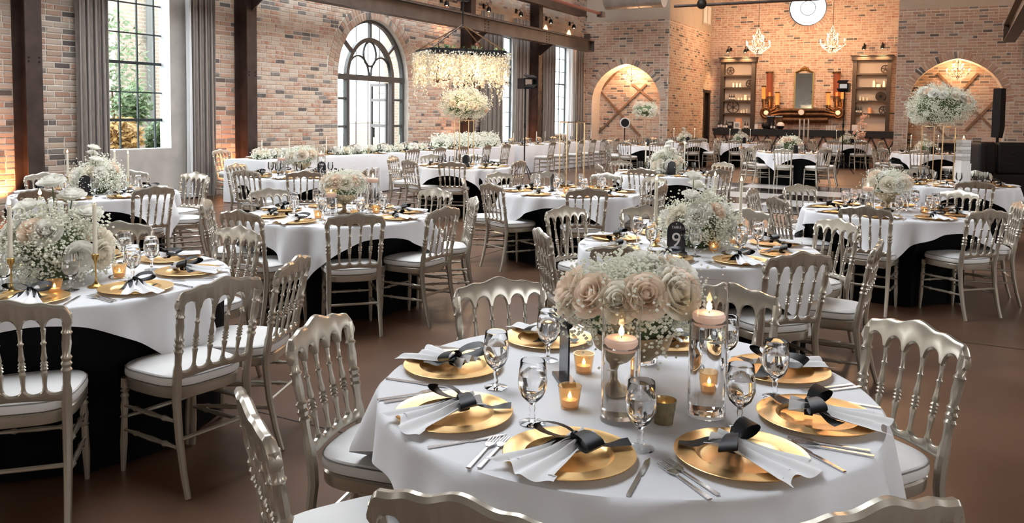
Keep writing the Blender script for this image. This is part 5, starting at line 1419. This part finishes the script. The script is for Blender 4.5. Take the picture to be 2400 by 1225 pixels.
r = thing('drink_box', 'black point-of-sale box near the left end of the bar', 'box', mw=bar_at(1712)); b = MB(); b.box((0, 0, .13), (.2, .2, .26)); b.build('body', M['black'], r, smooth=False); b = MB(); b.box((0, -.105, .17), (.14, .01, .1)); b.build('screen', M['duct'], r, smooth=False)
r = thing('parcel', 'tan cardboard box at the back of the bar top', 'box', mw=bar_at(1731, 1.35)); b = MB(); b.box((0, 0, .2), (.22, .18, .4)); b.build('carton', M['terracotta'], r, smooth=False); b = MB(); b.box((0, 0, .402), (.05, .18, .004)); b.build('tape', M['paper'], r, smooth=False)
for px, m, lab in ((1794, 'black', 'round black drink urn on the bar'), (1829, 'paper', 'round white-topped drink urn on the bar')):
    r = thing('drink_urn', lab, 'urn', mw=bar_at(px, 1.62)); b = MB(); b.lathe([(.0001, .02), (.11, .03), (.15, .12), (.14, .2), (.08, .26), (.0001, .27)], 18, close=False); b.build('bowl', M['black'], r); b = MB(); b.lathe([(.152, .13), (.142, .205), (.08, .265), (.0001, .275)], 18, close=False); b.build('lid', M[m], r); b = MB(); b.box((0, 0, .012), (.16, .16, .024)); b.build('foot', M['black'], r, smooth=False)
r = thing('coffee_maker', 'dark lidded dispenser standing behind the bar urns', 'machine', mw=bar_at(1806, 1.33)); b = MB(); b.box((0, 0, .24), (.24, .22, .48)); b.build('body', M['black'], r, smooth=False); b = MB(); b.box((0, 0, .5), (.28, .27, .04)); b.build('lid', M['chrome'], r, smooth=False)
r = thing('drink_dispenser', 'amber drink dispenser beside the dark one on the bar', 'machine', mw=bar_at(1826, 1.33)); b = MB(); b.box((0, 0, .24), (.24, .22, .46)); b.build('tank', M['copper'], r, smooth=False); b = MB(); b.box((0, 0, .49), (.28, .27, .04)); b.build('lid', M['chrome'], r, smooth=False)
_b = MB(); _b.lathe([(.0001, .0), (.034, .0), (.036, .10), (.033, .10), (.031, .005), (.0001, .005)], 10, close=False); TUMB = _b.mesh('tumbler', M['glass'])
for i in range(12):
    o = obj('tumbler', TUMB); o.matrix_world = bar_at(1902 + (i % 6) * 4.5, 1.45 + .1 * (i // 6)); tag(o, 'clear tumbler in the rows of glasses on the bar', 'glass', 'tumblers on the bar')
for i in range(4):
    o = thing('cup_stack', '%s stack of white paper cups on the bar' % ['leftmost', 'second', 'third', 'rightmost'][i], 'cups', mw=bar_at(1938 + i * 6, 1.65))
    for k in range(5): b = MB(); b.lathe([(.032, .035 * k + .001), (.042, .035 * k + .034)], 12); b.build('cup', M['paper'], o)
r = thing('blossom_spray', 'tall spray of peach blossoms standing by the bar, right of the stage light', 'flowers', mw=bar_at(2017, 2.1, 0)); rr_ = random.Random(4)
b = MB(); b.lathe([(.0001, 0), (.09, 0), (.10, .5), (.07, .8), (.06, .8), (.0001, .6)], 14, close=False); b.build('vase', M['paper'], r)
def spray(rn):
    t = rn.random(); q = Vector((rn.gauss(0, .12) + (t - .5) * .12, rn.gauss(0, .1), .75 + 1.0 * t)); return q, Vector((0, 0, 1))
o = obj('blossom_cloud', breath_mesh(900, spray, 9, .02), r); o['kind'] = 'stuff'; o.data.materials[0] = M['pink_flower']
for lab, px in (('left', 1873), ('middle', 1883), ('right', 1893)):
    q = onz(px, 333, .2); r = thing('chrome_pole', '%s of three slim chrome poles before the bar' % lab, 'pole', (q.x * 29 / q.y, 29, 0)); b = MB(); b.lathe([(.0001, 0), (.07, 0), (.07, .02), (.0001, .03)], 16, close=False); b.build('foot', M['black'], r); b = MB(); b.sweep([(0, 0, .02), (0, 0, 1.58)], .03, 8); b.build('pole', M['chrome'], r)
# crystal chandeliers
def chandelier_parts(arms=8, R=.42, Hh=.55):
    P = []; b = MB(); b.sweep([(0, 0, -.35), (0, 0, Hh + .2)], .012, 6); b.ball((0, 0, -.2), .06); b.ball((0, 0, .12), .045); b.ball((0, 0, .35), .035); P.append(('stem', b.mesh('stem', M['bronze']), None))
    rn = random.Random(2)
    for i in range(arms):
        for lvl, (rr, z) in enumerate(((R, 0.0), (R * .55, .2))):
            if lvl and i % 2: continue
            a = 2 * math.pi * (i + .5 * lvl) / arms; c, s = math.cos(a), math.sin(a)
            b = MB(); b.sweep([(0, 0, z - .12), (c * rr * .4, s * rr * .4, z - .20), (c * rr * .8, s * rr * .8, z - .14), (c * rr, s * rr, z - .04)], .010, 5); P.append(('arm', b.mesh('arm', M['bronze']), None))
            b = MB(); b.lathe([(.011, 0), (.011, .08), (.0001, .08)], 8, (c * rr, s * rr, z - .03)); P.append(('candle_sleeve', b.mesh('candle_sleeve', M['wax']), None))
            b = MB(); b.lathe([(.0001, 0), (.018, .02), (.014, .045), (.0001, .075)], 8, (c * rr, s * rr, z + .05), close=False); P.append(('bulb', b.mesh('bulb', M['bulb']), None))
    b = MB()
    for i in range(230):
        a = rn.random() * 6.28; t = rn.random(); zz = -.34 + .30 * t if i < 150 else .1 + .5 * rn.random(); rr = (R * (.25 + .8 * t)) if i < 150 else R * .42 * (1 - (zz - .1) / .55)
        s = .010 + .009 * rn.random(); b.add([(rr * math.cos(a) + x * s, rr * math.sin(a) + y * s, zz + z * s * 1.8) for x, y, z in OCT], OCF)
    P.append(('crystal_drops', b.mesh('crystal_drops', M['crystal'], False), None, None, {'kind': 'stuff'}))
    return P
CHAN = chandelier_parts()
def chandelier(p, sc, rod, label, power, radius=.25, col=(1.0, .66, .36)):
    r = thing('crystal_chandelier', label, 'chandelier', p, 0, 'crystal chandeliers'); r.scale = (sc,) * 3; stamp(CHAN, r)
    b = MB(); b.sweep([(0, 0, .7), (0, 0, .7 + rod)], .008, 5); b.build('hanging_chain', M['bronze'], r)
    add_light('POINT', 'chandelier_light', (p[0], p[1], p[2] + .05), power, col, radius)
def on_recess(px, py, v): return onplane(px, py, E2 + NB * v, NB)
for px, py, lab in ((1777, 104, 'left'), (1951, 100, 'right')):
    chandelier(on_recess(px, py, 2.6), 1.05, 4.0, 'bright crystal chandelier over the bar, %s of the round window' % lab, 190, .25, (1.0, .60, .34))
chandelier(onplane(1480, 180, KC - NB * .25, NB), .72, .5, 'crystal chandelier glowing in the pale left arch niche', 60, .2, (1.0, .56, .30))
chandelier(onplane(2245, 168, KC - NB * .25, NB), .80, .35, 'crystal chandelier glowing in the dim right arch niche', 30, .2, (1.0, .54, .26))
for hx, hy, lab in ((8.2, 19.0, 'right'), (2.0, 21.5, 'left')):  # unseen chandeliers added as warm fill for the end walls and far chairs
    chandelier(Vector((hx, hy, 6.3)), 1.5, 1.2, 'large crystal chandelier added unseen above the hall for warm fill, %s' % lab, 330 if lab == 'right' else 90, .4, (1.0, .55, .28))

# ================================================================== FLOWERED CHANDELIER OVER THE ROOM
FC = onz(1080, 135, 2.55); FC = Vector((FC.x * 12.6 / FC.y, 12.6, 2.52)); FA = R_(24)
fc = thing('flowered_chandelier', 'black rectangular hanging frame dripping with ivory blossoms and lights', 'chandelier', FC, FA)
fw, fd = 1.16, .72
for (x, y, lx, ly) in ((0, -fd / 2, fw, .05), (0, fd / 2, fw, .05), (-fw / 2, 0, .05, fd), (fw / 2, 0, .05, fd)):
    b = MB(); b.box((x, y, 0), (lx, ly, .09)); b.build('frame_side', M['black'], fc, smooth=False)
for x in (-fw / 2, fw / 2):
    for y in (-fd / 2, fd / 2): b = MB(); b.sweep([(x, y, .04), (.03, 0, .44)], .010, 5); b.build('chain', M['bronze'], fc)
b = MB(); b.sweep([(.03, 0, .42), (.03, 0, 3.5)], .012, 6); b.box((.03, 0, .85), (.16, .12, .12)); b.build('hanging_rod', M['black'], fc)
rn = random.Random(8); b = MB(); sb = MB()
def petals(b, p, s):
    d = Vector((rn.gauss(0, 1), rn.gauss(0, 1), rn.gauss(0, 1))).normalized(); e = d.orthogonal().normalized(); g = d.cross(e)
    b.add([p + e * s, p + g * s, p - e * s, p - g * s], [(0, 1, 2, 3)])
for i in range(420):
    ed = rn.random() < .7
    x = (rn.random() - .5) * (fw + .1); y = (rn.random() - .5) * (fd + .1)
    if ed:
        if rn.random() < .6: y = math.copysign(fd / 2 + .03, rn.random() - .5)
        else: x = math.copysign(fw / 2 + .04, rn.random() - .5)
    Lh = .22 + .30 * rn.random() + (.28 if rn.random() < .12 else 0); k = int(Lh / .017); dx, dy = rn.gauss(0, .012), rn.gauss(0, .012)
    for q in range(k):
        t = q / k; sp = .026 * (1 - .7 * t); petals(b, Vector((x + dx * t + rn.gauss(0, sp), y + dy * t + rn.gauss(0, sp), .0 - Lh * t)), .011 + .007 * rn.random())
o = b.build('blossom_strands', M['wisteria'], fc, smooth=False, fix=False); o['kind'] = 'stuff'
for i in range(14): petals(sb, Vector(((rn.random() - .5) * fw, -fd / 2, .05 + .03 * rn.random())), .03)
for i in range(22): petals(sb, Vector(((rn.random() - .5) * fw, (rn.random() - .5) * fd, .05 + .05 * rn.random())), .028)
o = sb.build('leaf_sprigs', M['leaf'], fc, smooth=False, fix=False); o['kind'] = 'stuff'
cx = thing('crystal_chandelier', 'small candle chandelier hanging inside the flowered frame', 'chandelier', FC + Vector((-.32, -.25, -.30)), 0, 'crystal chandeliers'); cx.scale = (.62,) * 3; stamp(CHAN, cx)
add_light('POINT', 'blossom_light', FC + Vector((-.30, -.22, -.25)), 12, (1, .66, .36), .12)
add_light('POINT', 'blossom_light', FC + Vector((.25, 0, -.28)), 12, (1, .66, .36), .12)

# ================================================================== ROOF STEEL, DUCT
q = SB(1645, 12, 3.2); tr = thing('tie_rod', 'dark steel tie rod with a bolted hub crossing above the bar', 'tie rod', mw=BF @ T(q[0], -3.2, q[1]))
sa = SB(1580, 20, 3.2)[0] - q[0]
b = MB(); b.sweep([(sa, 0, 0), (9, 0, .05)], .045, 8); b.build('rod', M['steel_beam'], tr)
b = MB(); b.ball((0, -.02, .03), .16, 10, 6); b.build('hub', M['bolt'], tr)
for x in (-.9, .9): b = MB(); b.sweep([(0, 0, .05), (x, 0, 1.3)], .04, 6); b.build('strut', M['steel_beam'], tr)
q = SB(1528, -14, 2.0); dk = thing('air_duct', 'round galvanised air duct high in front of the plaster', 'duct', mw=BF @ T(q[0], -2.0, q[1]))
b = MB(); b.sweep([(-1.6, 0, 0), (-.5, 0, 0), (.42, 0, 0)], .46, 24); b.build('duct_body', M['duct'], dk)
for x in (-1.3, -.85, -.4, .05): b = MB(); b.torus((x, 0, 0), .465, .012, 24, 5, axis='x'); b.build('duct_seam', M['duct'], dk)
u_, z_ = U(1410, 33, 2.4); sp_ = thing('sprinkler_pipe', 'rust-red pipe high at the left back corner', 'pipe', mw=LF @ T(u_, -2.4, z_))
b = MB(); b.sweep([(-9, 0, 0), (0, 0, 0)], .05, 8); b.build('pipe', mat('rust_red_paint', (.16, .045, .03), .5), sp_)
b = MB(); b.box((-.05, 0, -.02), (.25, .18, .16)); b.build('pipe_end', M['steel_beam'], sp_, smooth=False)
u_, z_ = U(1368, 40, .56); ch = thing('eaves_channel', 'dark steel channel along the top of the left wall', 'beam', mw=LF @ T(u_ - .1, -.56, z_)); b = MB(); b.box((-6, 0, .15), (12, .3, .3)); b.build('channel', M['steel_beam'], ch, smooth=False); b = MB(); b.box((-6, -.17, 0), (12, .04, .06)); b.build('lip', M['steel_beam'], ch, smooth=False)
# right-hand crane beam end
qe = ray(2366, 78); qe = CAMP + qe * (24.0 / qe.y); rbm = thing('crane_beam', 'end of the steel crane beam at the upper right corner', 'beam', mw=frame(qe, DR, -NL))
b = MB(); b.box((-6, 0, .0), (12, .02, .5)); b.build('beam_web', M['beam_gray'], rbm, smooth=False)
for z in (-.25, .25): b = MB(); b.box((-6, 0, z), (12, .3, .03)); b.build('flange', M['beam_gray'], rbm, smooth=False)
b = MB(); b.box((-6.1, 0, .30), (11.8, .10, .07)); b.build('crane_rail', M['steel_beam'], rbm, smooth=False)
b = MB(); b.box((0, 0, 0), (.03, .3, .5)); b.build('end_plate', M['steel_beam'], rbm, smooth=False)

# ================================================================== STAGE LIGHTS, SPEAKER, BOOTH
def tripod(root, h, r=.35):
    b = MB(); b.sweep([(0, 0, .25), (0, 0, h)], .018, 8); b.build('pole', M['black'], root)
    for i in range(3):
        a = .4 + i * 2.094; b = MB(); b.sweep([(0, 0, .45), (r * math.cos(a), r * math.sin(a), .012)], .012, 6); b.build('tripod_leg', M['black'], root)
    b = MB(); b.sweep([(0, 0, h * .55), (0, 0, h * .6)], .03, 8); b.build('collar', M['black'], root)
def ground(px, d): q = ray(px, 300); return (q.x * d / q.y, d, 0)
for px, d, hh, rz, lab in ((1230, 20.6, 2.32, .5, 'black barn-door stage light on a tripod before the narrow windows'), (1976, 24.0, 2.45, -.6, 'black barn-door stage light on a tripod in front of the bar')):
    r = thing('stage_light', lab, 'lamp', ground(px, d), rz); tripod(r, hh)
    b = MB(); b.box((0, 0, hh + .06), (.26, .34, .26)); b.build('lamp_head', M['black'], r, smooth=False)
    for x, z, w_, h_, rx, ry in ((0, .21, .28, .02, .35, 0), (0, -.09, .28, .02, -.35, 0)): b = MB(); b.box((0, 0, 0), (w_, .2, h_)); o = b.build('barn_door', M['black'], r, smooth=False); o.matrix_local = T(x, -.25, hh + .06 + z * .8) @ RX(rx)
    b = MB(); b.box((.17, -.2, hh + .06), (.02, .22, .22)); b.build('barn_door', M['black'], r, smooth=False)
    b = MB(); b.box((0, -.172, hh + .06), (.2, .006, .2)); b.build('lens', M['chrome'], r, smooth=False)
r = thing('round_light', 'round black lamp with a white rim on a stand before the left arch', 'lamp', ground(1464, 27.5), .1); tripod(r, 1.25)
b = MB(); b.sweep([(0, .06, 1.38), (0, -.06, 1.38)], .13, 20); b.build('lamp_head', M['black'], r)
b = MB(); b.torus((0, -.03, 1.38), .155, .02, 24, 6); b.build('white_rim', M['paper'], r)
r = thing('column_speaker', 'tall black curved column loudspeaker on a pole by the booth', 'speaker', ground(2340, 20.8), -.3)
b = MB(); prof = [(-.05, 1.18), (-.01, 1.45), (-.02, 1.75), (-.02, 2.42)]
b.sweep([(x * .6, 0, z) for x, z in prof], [.13, .15, .15, .14], 4); b.build('array', M['black'], r, smooth=False)
b = MB(); b.sweep([(0, .05, .02), (0, .05, 1.3)], .035, 8); b.build('pole', M['black'], r); b = MB(); b.lathe([(.0001, 0), (.3, 0), (.3, .02), (.0001, .03)], 20, close=False); b.build('base_plate', M['black'], r)
bo = thing('booth', 'black tufted leather high-back booth at the right edge', 'sofa', ground(2292, 17.6), -.1)
b = MB(); b.box((1.7, .35, .22), (3.4, .75, .44)); b.build('seat_base', M['leather'], bo, smooth=False)
for i in range(5):
    b = MB(); b.box((.34 + .66 * i, .62, .78), (.64, .16, .72)); o = b.build('back_panel', M['leather'], bo, smooth=False); bv = o.modifiers.new('bevel', 'BEVEL'); bv.width = .06; bv.segments = 3
    for zz in (.65, .9): b = MB(); b.ball((.34 + .66 * i, .535, zz), .02); b.build('tuft_button', M['leather'], bo)
b = MB(); b.box((.05, .2, .72), (.16, .8, .84)); o = b.build('end_panel', M['leather'], bo, smooth=False); bv = o.modifiers.new('bevel', 'BEVEL'); bv.width = .06; bv.segments = 3
r = thing('side_console', 'low black console before the right arch', 'console', ground(2262, 22.5), -.3); b = MB(); b.box((0, 0, .5), (1.3, .5, .9)); b.build('body', M['black'], r, smooth=False); b = MB(); b.box((0, 0, .97), (1.4, .55, .04)); b.build('top', M['bar_black'], r, smooth=False)

# ================================================================== OUTSIDE THE WINDOWS
M['ext_brick'] = mat('pale_coursed_brick', (.24, .19, .155), .9)  # plain pale brick and mortar pattern for the garden walls
_nt_ = M['ext_brick'].node_tree; _p = _nt_.nodes['Principled BSDF']; _bt = _nt_.nodes.new('ShaderNodeTexBrick'); _tc = _nt_.nodes.new('ShaderNodeTexCoord'); _mp = _nt_.nodes.new('ShaderNodeMapping')
_mp.inputs['Rotation'].default_value = (math.pi / 2, 0, 0); _bt.inputs['Scale'].default_value = 1.0; _bt.inputs['Brick Width'].default_value = .26; _bt.inputs['Row Height'].default_value = .09; _bt.inputs['Mortar Size'].default_value = .012
_bt.inputs['Color1'].default_value = (.62, .50, .42, 1); _bt.inputs['Color2'].default_value = (.52, .44, .38, 1); _bt.inputs['Mortar'].default_value = (.72, .68, .63, 1)
_nt_.links.new(_tc.outputs['Object'], _mp.inputs[0]); _nt_.links.new(_mp.outputs[0], _bt.inputs[0]); _nt_.links.new(_bt.outputs[0], _p.inputs['Base Color'])
b = MB(); b.add([(-30, .36, -.12), (40, .36, -.12), (40, 40, -.12), (-30, 40, -.12)], [(0, 1, 2, 3)]); o = b.build('ground_outside', mat('pale_paving', (.55, .55, .50), .9, var=.2), None, smooth=False); o.matrix_world = LF; struct(o, 'pale ground outside the windows')
def outer_wall(px0, px1, v, h, label, z0=-.12):
    a, c = U(px0, 250, -v)[0], U(px1, 250, -v)[0]; b = MB(); b.box(((a + c) / 2, 0, (h + z0) / 2), (c - a, .3, h - z0)); o = b.build('outer_wall', M['ext_brick'], None, smooth=False); o.matrix_world = LF @ T(0, v, 0); tag(o, label, 'wall'); return a, c
outer_wall(262, 412, 5.5, 7, 'pale brick wing seen through the tall window')
outer_wall(820, 908, 9, 1.25, 'low pale brick garden wall seen through the arched door')
outer_wall(893, 960, 4.2, 6, 'pale brick pier seen through the right of the arched door')
a = U(352, 200, -5.2)[0]; r = thing('downpipe', 'grey downpipe on the brick wing outside', 'pipe', mw=LF @ T(a, 5.2, 0)); b = MB(); b.sweep([(0, 0, .7), (0, 0, 6.8)], .075, 10); b.build('pipe', M['downpipe'], r)
for z in (1.5, 3.4, 5.2): b = MB(); b.box((0, .05, z), (.22, .12, .05)); b.build('clip', M['downpipe'], r, smooth=False)
def leafy(px, py, v, rad, n, m, label, name, hgt=1.0, seed=1):
    rn = random.Random(seed); u, z = U(px, py, -v); r = thing(name, label, 'plant', mw=LF @ T(u, v, -.12)); zc = z + .12
    b = MB(); b.sweep([(0, 0, 0), (.05, 0, zc * .6), (0, 0, zc)], [.05, .04, .02], 6); b.build('trunk', M['timber'], r)
    b = MB()
    for i in range(n):
        d = Vector((rn.gauss(0, 1), rn.gauss(0, 1), rn.gauss(0, 1))).normalized() * rn.random() ** .4; p = Vector((d.x * rad, d.y * rad * .7, zc + d.z * rad * hgt))
        if p.z < .03: continue
        e = Vector((rn.gauss(0, 1), rn.gauss(0, 1), rn.gauss(0, 1))).normalized(); g = e.orthogonal().normalized(); s = .05 + .05 * rn.random()
        b.add([p + e * s, p + g * s * .5, p - e * s, p - g * s * .5], [(0, 1, 2, 3)])
    o = b.build('foliage', M[m], r, smooth=False, fix=False); o['kind'] = 'stuff'
M['leaf'] = mat('garden_leaf', (.20, .29, .14), .6, var=.4, vscale=3); M['leaf_orange'] = mat('autumn_leaf', (.62, .38, .14), .6, var=.3, vscale=3)
leafy(262, 205, 4.2, .95, 1300, 'leaf', 'green tree outside the left of the tall window', 'garden_tree', 2.0, 2)
leafy(312, 246, 2.6, .42, 600, 'leaf', 'green bush outside the middle of the tall window', 'garden_bush', 1.0, 3)
leafy(283, 318, 1.7, .46, 700, 'leaf_orange', 'orange-leaved shrub outside the tall window', 'autumn_shrub', .8, 4)
leafy(378, 322, 1.6, .36, 600, 'leaf', 'green shrub outside the right of the tall window', 'garden_bush', 1.0, 5)

r = thing('garden_trellis', 'thin black rods and wires seen through the arched door', 'trellis', mw=LF @ T(U(860, 200, -3.0)[0], 3.0, 0))
for x in (-.5, 0.05, .6): b = MB(); b.sweep([(x, 0, -.1), (x, 0, 4.2)], .014, 5); b.build('rod', M['mullion'], r)
for z in (1.3, 2.2, 3.3): b = MB(); b.sweep([(-1.2, 0, z), (1.3, 0, z)], .006, 4); b.build('wire', M['mullion'], r)
